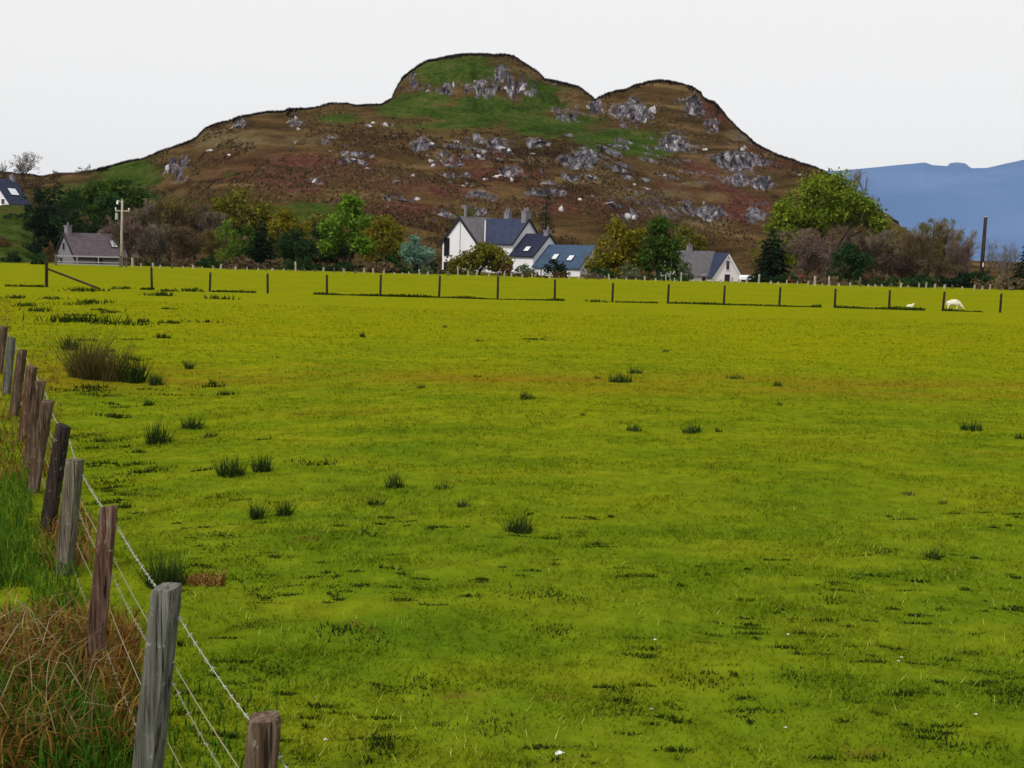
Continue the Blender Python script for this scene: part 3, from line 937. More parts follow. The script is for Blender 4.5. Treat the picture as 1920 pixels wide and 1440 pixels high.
LEAF = {
    'olive': tone_mat('olive_leaves', [(0, (0.049, 0.057, 0.008)), (.5, (0.115, 0.115, 0.014)), (1, (0.230, 0.209, 0.030))]),
    'yellow': tone_mat('yellow_green_leaves', [(0, (0.061, 0.062, 0.007)), (.5, (0.155, 0.135, 0.011)), (1, (0.270, 0.236, 0.027))]),
    'bright': tone_mat('fresh_green_leaves', [(0, (0.029, 0.065, 0.008)), (.45, (0.078, 0.163, 0.016)), (1, (0.208, 0.312, 0.033))]),
    'lime': tone_mat('lime_green_leaves', [(0, (0.040, 0.063, 0.007)), (.45, (0.112, 0.162, 0.013)), (1, (0.258, 0.314, 0.034))]),
    'mid': tone_mat('mid_green_leaves', [(0, (0.020, 0.045, 0.009)), (.5, (0.045, 0.092, 0.014)), (1, (0.100, 0.156, 0.025))]),
    'dark': tone_mat('dark_green_leaves', [(0, (0.009, 0.025, 0.010)), (.5, (0.021, 0.051, 0.017)), (1, (0.046, 0.092, 0.025))]),
    'deep': tone_mat('deep_conifer_needles', [(0, (.005, .013, .008)), (.5, (.011, .026, .013)), (1, (.026, .048, .020))]),
    'blue': tone_mat('blue_grey_leaves', [(0, (0.052, 0.115, 0.081)), (.5, (0.138, 0.253, 0.184)), (1, (0.310, 0.460, 0.356))]),
    'sage': tone_mat('sage_leaves', [(0, (0.054, 0.072, 0.036)), (.5, (0.102, 0.126, 0.066)), (1, (0.168, 0.192, 0.108))]),
    'rust': tone_mat('rusty_leaves', [(0, (.04, .02, .012)), (.5, (.10, .055, .025)), (1, (.20, .13, .06))]),
}
def twig_mat(name, a, b, c): return tone_mat(name, [(0, a), (.5, b), (1, c)], .1)
TWIG = {
    'brown': twig_mat('brown_twigs', (0.049, 0.034, 0.018), (0.111, 0.078, 0.044), (0.189, 0.137, 0.081)),
    'grey': twig_mat('grey_twigs', (0.069, 0.055, 0.043), (0.150, 0.122, 0.092), (0.250, 0.213, 0.163)),
    'pink': twig_mat('pinkish_twigs', (0.065, 0.044, 0.036), (0.150, 0.104, 0.086), (0.247, 0.182, 0.150)),
    'ochre': twig_mat('ochre_twigs', (0.070, 0.050, 0.017), (0.154, 0.119, 0.042), (0.266, 0.210, 0.077)),
    'dark': twig_mat('dark_twigs', (0.023, 0.016, 0.014), (0.057, 0.040, 0.032), (0.103, 0.075, 0.057)),
}
SEED = [100]
def limb(m, a, b, r0, r1, q, n=6, bend=.12):
    L = (b - a).length
    mid = a.lerp(b, .5) + Vector((q.normal(), q.normal(), q.normal() * .5)) * L * bend
    m.tube([a, a.lerp(mid, .6) , mid, mid.lerp(b, .55), b], [r0, r0 * .85 + r1 * .15, (r0 + r1) / 2, r0 * .25 + r1 * .75, r1], n)

def place(px, ytop, d, wpx, sink=.15):
    g = ground_at(px, d)
    H = at(px, ytop, d).z - g.z
    return g - Vector((0, 0, sink)), max(H, .6) + sink, wpx / FPX * d * 1.14

def broadleaf(px, ytop, wpx, d, leaf, label, name='broadleaf_tree', cat='tree', low=.14, n=4300, bark=None, lobes=None, group=None, size=None, gap=.0):
    """a tree with a forked trunk and a crown of leaf clumps; lobes: (dx, height fraction, rx, rz) in crown widths / tree heights"""
    SEED[0] += 1
    q = np.random.default_rng(SEED[0])
    g, H, W = place(px, ytop, d, wpx)
    root = thing(name, g, label, cat, group)
    if lobes is None:
        zc = (1 + low) / 2
        lobes = [(0, zc, .40, (1 - low) * .42)]
        for k in range(6):
            a = q.uniform(0, 2 * PI)
            lobes.append((.30 * math.cos(a), zc + q.uniform(-.30, .20) * (1 - low), .20, (1 - low) * .24))
        lobes.append((q.uniform(-.1, .1), 1 - .14 * (1 - low), .17, (1 - low) * .15))
    C, R = [], []
    for (dx, hz, rx, rz) in lobes:
        m = int(8 + 60 * rx)
        for _ in range(m):
            v = q.normal(size=3); v /= np.linalg.norm(v)
            r = q.uniform(.45, .95)
            p = np.array([dx * W + v[0] * rx * W * r, q.uniform(-.12, .12) * W + v[1] * rx * W * r * .9, hz * H + v[2] * rz * H * r])
            if q.random() < gap: continue
            if p[2] > H * .985 or p[2] < H * .03: continue
            C.append(p); R.append(W * q.uniform(.06, .125) + .1)
    C, R = np.array(C), np.array(R)
    V, F = leaf_quads(C, R, n, size or max(.12, W * .029), q)
    mesh_obj('crown', V, F, LEAF[leaf] if isinstance(leaf, str) else leaf, root)
    m = MB()
    fork = Vector((q.uniform(-.04, .04) * W, 0, H * max(low + .12, .22)))
    tr = max(.07, H * .026)
    limb(m, Vector((0, 0, 0)), fork, tr * 1.35, tr, q, 8, .05)
    idx = q.choice(len(C), min(11, len(C)), replace=False)
    for i in idx:
        limb(m, fork - Vector((0, 0, q.uniform(0, .1) * H)), Vector(C[i]), tr * .55, tr * .08, q, 5)
    m.build('trunk', bark or BARK_D, root, smooth=True)
    return root

def conifer(px, ytop, wpx, d, leaf, label, n=2200, taper=.9, group=None, low=.04):
    SEED[0] += 1
    q = np.random.default_rng(SEED[0])
    g, H, W = place(px, ytop, d, wpx)
    root = thing('conifer_tree', g, label, 'tree', group)
    f = 1 - np.sqrt(q.random(n)) ** .92
    tier = np.floor(f * 13) / 13
    f2 = low + (1 - low) * (tier + (f - tier) * .75)
    a = q.uniform(0, 2 * PI, n)
    lob = .72 + .28 * np.sin(a * 3 + tier * 40) * np.cos(a * 2 + tier * 17)
    prof = np.minimum(1, (1 - f2) ** taper * 1.25) * (.78 + .35 * (1 - (f * 13 - np.floor(f * 13))))
    r = W / 2 * prof * lob * q.random(n) ** .35
    P = np.stack([np.cos(a) * r, np.sin(a) * r, f2 * H - r * .22], 1)
    out = np.stack([np.cos(a), np.sin(a), np.full(n, -.35)], 1) + q.normal(0, .3, (n, 3))
    out /= np.linalg.norm(out, axis=1, keepdims=True)
    side = np.cross(out, q.normal(0, .4, (n, 3)) + np.array([0, 0, 1])); side /= np.linalg.norm(side, axis=1, keepdims=True)
    s = (max(.12, W * .06) * q.uniform(.6, 1.3, n))[:, None]
    V = np.stack([P - out * s, P - side * s * .4, P + out * s, P + side * s * .4], 1).reshape(-1, 3)
    mesh_obj('crown', V, np.arange(4 * n).reshape(n, 4), LEAF[leaf], root)
    m = MB(); m.tube([(0, 0, 0), (0, 0, H * .5), (0, 0, H * .97)], [max(.08, H * .025), H * .014, .02], 7)
    m.build('trunk', BARK_D, root, smooth=True)
    return root

def bare(px, ytop, wpx, d, twig, label, n=2400, spread=1.0, group=None, stems=1, bark=None, thick=1.0, tip=None, name='bare_tree', low=.22):
    """a leafless tree: forking limbs, branches and a haze of fine twigs"""
    SEED[0] += 1
    q = np.random.default_rng(SEED[0])
    g, H, W = place(px, ytop, d, wpx)
    root = thing(name, g, label, 'tree', group)
    m = MB(); ends = []
    tr = max(.05, H * .02) * thick
    for s in range(stems):
        bx = (s - (stems - 1) / 2) * W / max(stems, 1) * .7
        h0 = H * q.uniform(low, low + .12)
        fork = Vector((bx + q.normal() * .03 * W, q.normal() * .05 * W, h0))
        limb(m, Vector((bx, 0, 0)), fork, tr * 1.2, tr * .9, q, 6, .04)
        nb = max(4, int(9 / math.sqrt(stems)))
        for k in range(nb):
            a = 2 * PI * k / nb + q.uniform(-.4, .4)
            rr = W / (1.0 + .75 * (stems - 1)) * q.uniform(.12, .40) * spread
            e = Vector((bx + math.cos(a) * rr, math.sin(a) * rr * .8, H * q.uniform(.60, .97)))
            limb(m, fork + Vector((0, 0, q.uniform(-.1, .15) * H)), e, tr * .55, tr * .16, q, 5)
            ends.append((np.array(fork), np.array(e)))
            for j in range(4):
                st = fork.lerp(e, q.uniform(.35, .95))
                e2 = st + Vector((q.normal() * .13 * W, q.normal() * .12 * W, q.normal() * .15 * H + .05 * H))
                e2.z = min(e2.z, H * .97)
                limb(m, st, e2, tr * .22, tr * .07, q, 4)
                ends.append((np.array(st), np.array(e2)))
    m.build('trunk', bark or BARK, root, smooth=True)
    k = q.integers(0, len(ends), n)
    A = np.array([e[0] for e in ends])[k]; B = np.array([e[1] for e in ends])[k]
    f = q.uniform(.25, 1.05, n)[:, None]
    P = A + (B - A) * f + q.normal(0, .035, (n, 3)) * W
    dirv = (B - A) / (np.linalg.norm(B - A, axis=1, keepdims=True) + 1e-6) * .7 + q.normal(0, .55, (n, 3)) + np.array([0, 0, .55])
    dirv /= np.linalg.norm(dirv, axis=1, keepdims=True)
    L = (H * .075 * q.uniform(.5, 1.5, n))[:, None]
    side = np.cross(dirv, q.normal(size=(n, 3))); side /= np.linalg.norm(side, axis=1, keepdims=True)
    wd = max(.022, W * .0056) * thick
    T = P + dirv * L
    T[:, 2] = np.minimum(T[:, 2], H * 1.0); T[:, 2] = np.maximum(T[:, 2], .2)
    P[:, 2] = np.clip(P[:, 2], .1, H)
    V = np.stack([P - side * wd, P + side * wd, T], 1).reshape(-1, 3)
    mesh_obj('crown', V, np.arange(3 * n).reshape(n, 3), TWIG[twig] if isinstance(twig, str) else twig, root)
    if tip:
        n2 = int(n * .35)
        Ck = B[:60] if len(B) > 60 else B
        V, F = leaf_quads(Ck, np.full(len(Ck), W * .06), n2, max(.10, W * .018), q)
        mesh_obj('spring_leaves', V, F, LEAF[tip], root)
    return root

def bush(px, ytop, wpx, d, leaf, label, n=900, group=None, name='bush', cat='bush'):
    SEED[0] += 1
    q = np.random.default_rng(SEED[0])
    g, H, W = place(px, ytop, d, wpx, .05)
    C, R = [], []
    for _ in range(26):
        v = q.normal(size=3); v /= np.linalg.norm(v); v[2] = abs(v[2])
        r = q.uniform(.35, .85)
        C.append([v[0] * W * .5 * r, v[1] * W * .4 * r, v[2] * H * .80 * r + .08 * H]); R.append(min(W, H * 1.6) * q.uniform(.10, .2))
    V, F = leaf_quads(np.array(C), np.array(R), n, max(.08, min(W, H * 1.5) * .05), q)
    V[:, 2] = np.clip(V[:, 2], -.05, H * 1.02)
    o = mesh_obj(name, V, F, LEAF[leaf] if leaf in LEAF else TWIG[leaf])
    o.location = g
    return tag(o, label, cat, group)

# --- left group, behind and around the stone cottage
conifer(105, 326, 84, 178, 'deep', 'tall dark conifer above the stone cottage roof', taper=.55, low=.0)
broadleaf(70, 352, 66, 174, 'deep', 'dark rounded evergreen right of the white house with blue roof', low=.05)
broadleaf(136, 352, 70, 172, 'dark', 'dark green evergreen just above the stone cottage chimney', low=.05)
broadleaf(178, 340, 90, 205, 'mid', 'broad green tree on the slope left of the light utility pole top', low=.1)
broadleaf(236, 336, 110, 214, 'mid', 'wide deep green tree on the slope behind the light utility pole', low=.1)
broadleaf(205, 368, 110, 180, 'dark', 'dark shadowy evergreen behind the stone cottage ridge', low=.05)
bush(182, 402, 60, 160, 'sage', 'pale sage green bush over the stone cottage roof', n=1000)
broadleaf(288, 352, 40, 216, 'sage', 'small grey green tree under the purple crag', low=.1, n=1200)
for px, yt, w_, tw, lab in [(240, 404, 80, 'pink', 'pinkish leafless tree just left of the light utility pole'), (298, 372, 96, 'grey', 'tall greyish leafless tree at the back of the bare copse'), (350, 364, 100, 'brown', 'tallest brown leafless tree at the back of the bare copse'), (396, 398, 84, 'grey', 'greyish leafless tree at the right end of the bare copse'), (262, 392, 84, 'brown', 'brown leafless tree close beside the light utility pole'), (318, 368, 110, 'ochre', 'tall brown leafless tree in the middle of the bare copse'),
                            (372, 384, 100, 'brown', 'wide brown leafless tree on the right of the bare copse'), (290, 420, 90, 'grey', 'greyish leafless tree at the front of the bare copse'),
                            (345, 425, 90, 'brown', 'low spreading leafless tree at the front of the bare copse'), (400, 430, 66, 'ochre', 'ochre leafless tree beside the small bright green tree')]:
    bare(px, yt, w_, 128 + (0 if yt > 400 else 12), tw, lab, n=7500, group='leafless trees of the bare copse', low=.10)
broadleaf(428, 415, 46, 122, 'bright', 'small bright green tree at the edge of the bare copse', low=.12, n=1500)
broadleaf(452, 350, 112, 168, 'olive', 'large olive green tree behind the bright green one', low=.25, n=3200)
broadleaf(405, 372, 80, 175, 'olive', 'olive tree behind the bare copse, left of the large olive tree', low=.2)
broadleaf(464, 424, 60, 136, 'mid', 'green tree left of the dark pointed conifer', low=.1)
conifer(492, 409, 62, 126, 'deep', 'dark pointed conifer standing by itself at the field edge', taper=.6, n=2600, low=.0)
bush(452, 472, 60, 118, 'brown', 'brown twiggy bush left of the dark pointed conifer', n=1000)
broadleaf(540, 392, 84, 150, 'yellow', 'rounded yellow green tree right of the dark pointed conifer', low=.15)
broadleaf(600, 402, 80, 158, 'olive', 'olive tree behind the long dark evergreens', low=.15)
broadleaf(545, 432, 66, 132, 'dark', 'dark evergreen next to the pointed conifer, left of the evergreen row', low=.03)
broadleaf(592, 424, 70, 130, 'dark', 'dark evergreen in the middle of the evergreen row', low=.03)
broadleaf(632, 428, 60, 134, 'deep', 'very dark evergreen behind the fresh green forked tree', low=.03)
broadleaf(655, 367, 118, 122, 'bright', 'fresh green tree with a dark forked trunk near the field edge', n=3600, bark=BARK_D, gap=.15,
          lobes=[(0, .84, .20, .13), (.12, .68, .2, .10), (-.16, .66, .22, .09), (-.30, .56, .14, .05), (0, .45, .26, .09), (-.28, .34, .16, .05), (.16, .36, .18, .07), (.02, .93, .12, .06)])
broadleaf(716, 404, 84, 140, 'yellow', 'yellow olive tree right of the fresh green forked tree', low=.12)
broadleaf(735, 446, 66, 132, 'olive', 'low olive tree left of the blue grey bush', low=.08)
bush(728, 470, 60, 124, 'dark', 'dark green bush under the yellow olive tree', n=1100)
broadleaf(781, 442, 60, 124, 'blue', 'round pale blue green tree beside the white gable', low=.08, n=4200)
bush(800, 494, 30, 118, 'sage', 'small pale bush at the foot of the white gable', n=500)
# --- around the white house
broadleaf(900, 456, 104, 121, 'olive', 'spreading olive green tree in front of the white house', low=.02, n=5200,
          lobes=[(0, .62, .30, .32), (.18, .6, .26, .30), (-.22, .38, .24, .28), (-.36, .2, .14, .16), (.34, .38, .16, .3), (.05, .82, .18, .14)])
bush(948, 484, 34, 117, 'rust', 'pale brown bush below the eaves of the white house', n=700)
bush(985, 488, 40, 117, 'sage', 'straw coloured bush in the garden of the white house', n=700)
broadleaf(1040, 486, 44, 122, 'deep', 'dark green shrub against the white house lower roof', low=.02, n=1300, name='garden_shrub', cat='shrub')
bush(1052, 502, 40, 116, 'rust', 'reddish brown bush by the white house back door', n=700)
bush(990, 512, 110, 114.5, 'rust', 'low reddish hedge in front of the white house', n=1700, name='hedge', cat='hedge')
conifer(1022, 345, 40, 178, 'deep', 'thin dark conifer rising behind the white house chimney', taper=.5, n=1500)
broadleaf(880, 388, 60, 172, 'mid', 'dull green tree behind the white house ridge', low=.1, n=1500)
# --- right of the white house
broadleaf(1160, 410, 108, 128, 'yellow', 'broad ochre yellow tree right of the white house', low=.01, n=6000)
broadleaf(1236, 402, 92, 126, 'mid', 'tall deep green tree next to the ochre yellow tree', low=.01, n=6500)
broadleaf(1290, 424, 70, 222, 'olive', 'olive tree up the slope behind the cottage with bargeboards', low=.1)
bush(1180, 480, 40, 118, 'sage', 'pale leaved bush at the foot of the ochre yellow tree', n=600)
bush(1284, 474, 34, 121, 'sage', 'layered pale green bush left of the cottage with bargeboards', n=900)
bush(1250, 505, 110, 116, 'dark', 'low dark hedge below the deep green tree', n=1700, name='hedge', cat='hedge')
bush(1112, 506, 50, 116, 'brown', 'brown hedge piece between the white house and the ochre tree', n=800, name='hedge', cat='hedge')
conifer(1446, 425, 66, 132, 'deep', 'dark conifer between the cottage with bargeboards and the big green tree', taper=.4, n=4200, low=.0)
broadleaf(1420, 440, 40, 168, 'olive', 'small olive tree on the slope behind the cottage', low=.1, n=1200)
broadleaf(1546, 320, 190, 140, 'lime', 'biggest tree, fresh green spreading crown at the right end of the hill', n=15000, bark=BARK, gap=.34,
          lobes=[(-.14, .84, .15, .11), (.0, .90, .15, .09), (.13, .78, .15, .09), (-.06, .74, .16, .09), (-.34, .70, .13, .12), (-.27, .58, .13, .09), (-.38, .52, .11, .10), (.27, .70, .11, .07), (.20, .62, .12, .06), (.38, .60, .09, .06),
                 (.46, .50, .06, .05), (-.12, .60, .16, .08), (.06, .64, .13, .06), (-.36, .36, .10, .10), (-.30, .24, .07, .08)], size=.22)
bare(1585, 318, 70, 165, 'grey', 'pale leafless treetop rising behind the biggest green tree', n=1500, low=.45)
bare(1515, 428, 100, 124, 'pink', 'pinkish brown leafless tree under the biggest green tree', n=7000, low=.12)
bare(1612, 440, 90, 128, 'dark', 'dark brown leafless tree under the right side of the biggest green tree', n=6500, low=.12)
broadleaf(1590, 456, 84, 119, 'dark', 'dark green evergreen bush tree in front of the leafless trees', low=.02, n=2600)
for px, yt, w_, tw, lab, tip in [(1642, 430, 84, 'grey', 'greyish leafless tree at the left end of the right hand copse', None), (1698, 426, 96, 'ochre', 'pale ochre leafless tree at the back of the right hand copse', None), (1735, 416, 90, 'grey', 'tall greyish leafless tree at the back of the right hand copse', 'olive'), (1800, 440, 66, 'pink', 'pinkish leafless tree at the right end of the right hand copse', None), (1668, 424, 92, 'ochre', 'ochre brown leafless tree right of the dark evergreen bush tree', None), (1712, 436, 84, 'brown', 'brown leafless tree in the middle of the right hand copse', None),
                            (1752, 408, 84, 'ochre', 'tall leafless tree with yellow green buds in the right hand copse', 'olive'), (1790, 428, 70, 'grey', 'grey leafless tree left of the dark utility pole', None),
                            (1690, 470, 80, 'dark', 'low dark leafless tree at the front of the right hand copse', None), (1765, 468, 70, 'brown', 'low brown leafless tree left of the dark utility pole', None)]:
    bare(px, yt, w_, 122 if yt > 430 else 136, tw, lab, n=4200 if px < 1720 else 3000, tip=tip, low=.1)
bare(1650, 400, 60, 150, 'ochre', 'rusty thin treetop at the right edge of the biggest green tree', n=1500, low=.3)
bare(1862, 446, 44, 126, 'grey', 'thin grey leafless tree right of the dark utility pole', n=420, stems=2, thick=1.0, bark=BARK_G)
bare(1890, 452, 36, 128, 'grey', 'thin grey leafless sapling next to the dark conifer at the right edge', n=320, stems=2, bark=BARK_G)
conifer(1918, 452, 50, 117, 'deep', 'dark conifer cut by the right edge of the picture', taper=.6, n=1800, low=.0)
bush(1880, 512, 120, 116, 'brown', 'brown twiggy hedge at the right end of the field edge', n=1700, name='hedge', cat='hedge')
bush(1690, 512, 150, 115, 'dark', 'dark hedge below the right hand copse', n=1800, name='hedge', cat='hedge')
bush(1560, 512, 90, 116, 'brown', 'brown hedge below the biggest green tree', n=1200, name='hedge', cat='hedge')
for i, px in enumerate([248, 282, 318, 356, 392, 430, 466, 520, 560, 600, 640, 684, 712, 748, 790]):
    bush(px + (i * 7) % 11, 474 + (i * 13) % 17, 56 + (i * 17) % 20, 119 + (i * 5) % 4, ['dark', 'brown', 'deep', 'brown', 'dark'][(i * 3) % 5] if px > 440 else ['brown', 'dark', 'brown'][i % 3],
         'low shadowy bush in the undergrowth below the trees left of the white house', n=1300, group='undergrowth bushes below the left hand trees')
for i, px in enumerate([1130, 1168, 1210, 1262, 1420, 1470, 1520, 1640, 1720, 1790, 1830]):
    bush(px + (i * 7) % 11, 498 + (i * 13) % 14, 56 + (i * 17) % 20, 118 + (i * 5) % 4, ['dark', 'brown', 'deep', 'brown', 'dark'][(i * 3) % 5],
         'low shadowy bush in the undergrowth below the trees right of the white house', n=1200, group='undergrowth bushes below the right hand trees')
# --- skyline and left slope
bare(48, 284, 74, 262, 'pink', 'leafless tree with a rounded top on the skyline at the left', n=700, thick=1.3, low=.15)
bare(8, 300, 24, 266, 'dark', 'small leafless tree on the skyline at the left edge', n=220, thick=1.3, low=.1)
bush(104, 312, 20, 280, 'rust', 'small upright bush on the left skyline', n=250)
bush(150, 297, 16, 280, 'rust', 'reddish bush on the left skyline, left one of two together', n=260)
bush(166, 299, 18, 281, 'rust', 'reddish bush on the left skyline, right one of two together', n=260)
for px, yt, w_, d, leaf, lab in [(22, 466, 46, 122, 'deep', 'dark rounded gorse bush on the green paddock'), (62, 444, 40, 150, 'deep', 'flat dark gorse bush higher on the green paddock'),
                                 (60, 470, 60, 136, 'dark', 'wide low dark bush in the middle of the green paddock'), (6, 436, 30, 146, 'rust', 'rusty brown bush on the paddock at the left edge'),
                                 (34, 396, 70, 196, 'deep', 'dark hedge under the white house with blue roof'), (70, 502, 30, 114, 'deep', 'dark clump beside the corner post at the field edge'), (95, 440, 30, 146, 'rust', 'brown bush against the left of the stone cottage')]:
    bush(px, yt, w_, d, leaf, lab, n=700)

# ================================================================== added crest outline, and bracken on the hill
def make_crest_outline():  # dark blades added along the crest to outline the skyline
    xs, ys = [], []
    for u in np.linspace(-.5, .34, 900):
        for _ in range(16):
            uu = u + rng.normal(0, .0006)
            ds = np.linspace(255, 345, 60)
            z = hill_z(uu * ds, ds)
            k = np.argmax((z - CAM_Z) / ds)
            d = ds[k] + rng.normal(0, 1.2)
            xs.append(uu * d); ys.append(d)
    x, y = np.array(xs), np.array(ys)
    m = tone_mat('crest_outline_dark', [(0, (.006, .004, .004)), (.6, (.016, .011, .009)), (1, (.04, .026, .018))], .05)
    tag(blades('crest_outline', x, y, rng.uniform(.35, .85, len(x)), np.full(len(x), .5), rng.uniform(.1, .6, len(x)), m), kind='stuff', label='dark fringe added along the crest of the hill to draw its outline')
make_crest_outline()
def make_bracken():
    n = 70000
    u = rng.uniform(-.47, .33, n); d = rng.uniform(170, 322, n)
    x, y = u * d, d
    z, uu, t = hill_parts(x, y); dz, cr, px, py = hill_disp(x, y, z, t)
    dens = fbm(x / 9, y / 14, 91, 4)
    turf = blob(px, py, GREEN)
    keep = (t > .05) & (cr < .35) & (turf < .45) & (dens > -.05)
    x, y, d = x[keep], y[keep], d[keep]
    m = tone_mat('bracken_clumps', [(0, (.024, .015, .010)), (.45, (.062, .038, .022)), (.8, (.11, .075, .034)), (1, (.17, .12, .06))], .15, scale=.03, amount=.6)
    tag(blades('bracken', x, y, rng.uniform(.2, .6, len(x)), rng.uniform(.35, .9, len(x)), rng.uniform(.2, .8, len(x)), m), kind='stuff', label='rusty bracken covering the slopes of the hill')
make_bracken()
# ================================================================== rocks on the hill
ROCK = rock_mat('crag_rock', (.018, .016, .020), (.125, .117, .135), (.34, .325, .36), .55)
ROCK_P = rock_mat('pale_rock', (.10, .09, .10), (.42, .40, .42), (.76, .74, .75), .8)
ROCK_D = rock_mat('dark_rock', (.020, .018, .022), (.055, .05, .06), (.13, .12, .14), .5)
PROTO = []
for s in range(7):
    PROTO.append([])
    for m_ in (ROCK, ROCK_P, ROCK_D):
        me = stone_mesh(500 + s, 1, .8, 1, 2, .45)
        me.materials.append(m_)
        PROTO[-1].append(me)
def rock(px, py, wpx, hpx, which, label, group, q, name='boulder', cat='boulder', tilt=.2, flat=False):
    p = hit(px, py, 130, 345)
    if p is None: return
    s = p.y / FPX
    o = bpy.data.objects.new(name, PROTO[q.randrange(7)][which])
    COL.objects.link(o)
    o.location = p + Vector((0, wpx * s * .22, hpx * s * (.02 if flat else .14)))
    o.scale = (wpx * s * .5, wpx * s * (q.uniform(.28, .4) if flat else q.uniform(.45, .6)), hpx * s * .5)
    o.rotation_euler = (q.uniform(-tilt, tilt), q.uniform(-tilt, tilt), q.uniform(-.5, .5))
    return tag(o, label, cat, group)
q5 = random.Random(21)
def spread_rocks(cx, cy, rx, ry, n, wr, hr, which, label, group, **k):
    for _ in range(int(n * .5) + 1):
        a = q5.uniform(0, 2 * PI); r = math.sqrt(q5.random())
        rock(cx + math.cos(a) * r * rx, cy + math.sin(a) * r * ry, q5.uniform(*wr) * .72, q5.uniform(*hr) * .95, which if q5.random() < .62 else q5.choice((2, 2, 1)), label, group, q5, **k)
for a in [(895, 168, 28, 14, 12, (8, 20), (12, 30)), (935, 142, 24, 12, 9, (8, 18), (10, 22)), (965, 168, 32, 14, 12, (8, 18), (12, 28)), (820, 168, 44, 6, 8, (7, 12), (12, 26)), (775, 150, 8, 14, 4, (8, 12), (10, 22)), (1000, 178, 20, 6, 5, (8, 14), (8, 16))]:
    spread_rocks(*a, 0, 'grey upright rock of the crag under the left, higher summit', 'crag rocks of the higher summit', name='crag_rock', cat='rock', flat=True)
for a in [(1065, 212, 28, 12, 8, (12, 26), (12, 26)), (1120, 206, 20, 10, 6, (8, 18), (8, 20)), (1185, 212, 40, 26, 16, (8, 20), (14, 34)), (1300, 198, 34, 22, 9, (8, 16), (10, 22)), (1335, 232, 14, 22, 6, (8, 14), (10, 26))]:
    spread_rocks(*a, 0, 'grey rock of the crag under the right, lower summit', 'crag rocks of the lower summit', name='crag_rock', cat='rock', flat=True)
spread_rocks(1262, 268, 24, 18, 14, (10, 20), (10, 20), 1, 'pale rock in the bright outcrop below the lower summit', 'bright outcrop below the lower summit', name='crag_rock', cat='rock', flat=True)
spread_rocks(1095, 300, 38, 14, 12, (9, 22), (10, 24), 0, 'grey rock of the outcrop in the middle of the slope', 'outcrop rocks in the middle of the slope', name='crag_rock', cat='rock', flat=True)
spread_rocks(338, 318, 22, 18, 9, (12, 32), (14, 34), 2, 'dark purple grey rock of the crag on the left shoulder', 'dark crag on the left shoulder', name='crag_rock', cat='rock', flat=True)
for a in [(1385, 305, 34, 30, 9, (7, 14), (8, 22)), (1430, 345, 24, 16, 5, (7, 12), (8, 16)), (1332, 398, 20, 20, 8, (8, 16), (10, 22)), (1420, 400, 20, 18, 5, (7, 14), (8, 18)), (1290, 382, 16, 6, 4, (8, 18), (6, 12))]:
    spread_rocks(*a, 0, 'grey rock on the dark lower right slope of the hill', 'rocks on the lower right slope', name='crag_rock', cat='rock', flat=True)
for (px, py, w_, h_) in [(780, 268, 16, 9), (806, 272, 16, 10), (822, 275, 10, 8), (800, 294, 12, 9), (808, 304, 12, 10), (812, 312, 10, 8), (775, 332, 14, 9), (745, 342, 18, 8), (842, 345, 12, 10), (845, 314, 24, 10), (865, 312, 16, 10),
                         (925, 272, 18, 14), (940, 280, 16, 12), (955, 284, 12, 8), (896, 296, 12, 12), (905, 300, 10, 8), (890, 282, 8, 8), (985, 334, 10, 10), (910, 338, 12, 8), (935, 332, 26, 7), (960, 340, 8, 14), (757, 378, 24, 9), (782, 376, 12, 12),
                         (591, 342, 14, 10), (935, 422, 14, 8), (1052, 396, 12, 16), (555, 226, 10, 16), (560, 244, 12, 8), (450, 238, 24, 10), (690, 238, 14, 10), (722, 237, 16, 12), (736, 238, 10, 8), (740, 256, 8, 7), (1000, 290, 14, 7), (1105, 332, 12, 6),
                         (1190, 348, 10, 8), (1213, 356, 20, 8), (1150, 384, 12, 9), (1140, 382, 26, 7), (1176, 410, 14, 20), (1188, 412, 10, 14), (1088, 376, 10, 9), (1110, 370, 8, 7), (1020, 346, 20, 8), (1246, 330, 9, 6), (1010, 268, 30, 8), (700, 232, 9, 7),
                         (392, 284, 14, 8), (430, 292, 10, 6), (1040, 160, 10, 6), (1322, 282, 12, 7), (1500, 330, 10, 7), (870, 350, 10, 6), (660, 300, 16, 6), (620, 285, 10, 5), (610, 316, 12, 5), (690, 318, 14, 6), (718, 322, 10, 6)]:
    rock(px, py, w_, h_, 1 if q5.random() < .65 else 0, 'pale boulder lying in the brown bracken of the hillside', 'loose boulders on the brown slope', q5)

# ================================================================== buildings
def wall_mat(name, c):
    n = NT(name)
    p = n.obj()
    f = n.noise(n.mapv(p, (1, 1, .3)), .8, 4)
    col = n.mix(n.range(f, .45, .75, 0, .5), c, tuple(x * .82 for x in c))
    return n.surface(col, .9, .15, n.bump(n.noise(p, 14, 3), .3, .02))
def slate_mat(name, a, b):
    n = NT(name)
    p = n.obj()
    f = n.noise(n.mapv(p, (1, 1, 3)), 1.6, 4, .7)
    z = n.math('FRACT', n.math('MULTIPLY', n.sep(p)[2], 4.5))
    c = n.ramp(f, [(.35, a), (.65, b)])
    c = n.mix(1.0, c, n.mix(1.0, (1, 1, 1), n.range(z, 0, .15, .75, 1), 'MULTIPLY'), 'MULTIPLY')
    return n.surface(c, .75, .15, n.bump(z, .4, .02))
HARL = wall_mat('white_harling', (.70, .70, .75))
HARL_P = wall_mat('pinkish_white_harling', (.80, .76, .77))
STONE_W = wall_mat('grey_stone_wall', (.19, .18, .205))
SLATE = slate_mat('blue_slate', (.018, .024, .056), (.038, .048, .092))
SLATE_L = slate_mat('pale_blue_slate', (.030, .055, .100), (.050, .084, .14))
SLATE_D = slate_mat('dark_slate', (.010, .013, .032), (.022, .026, .055))
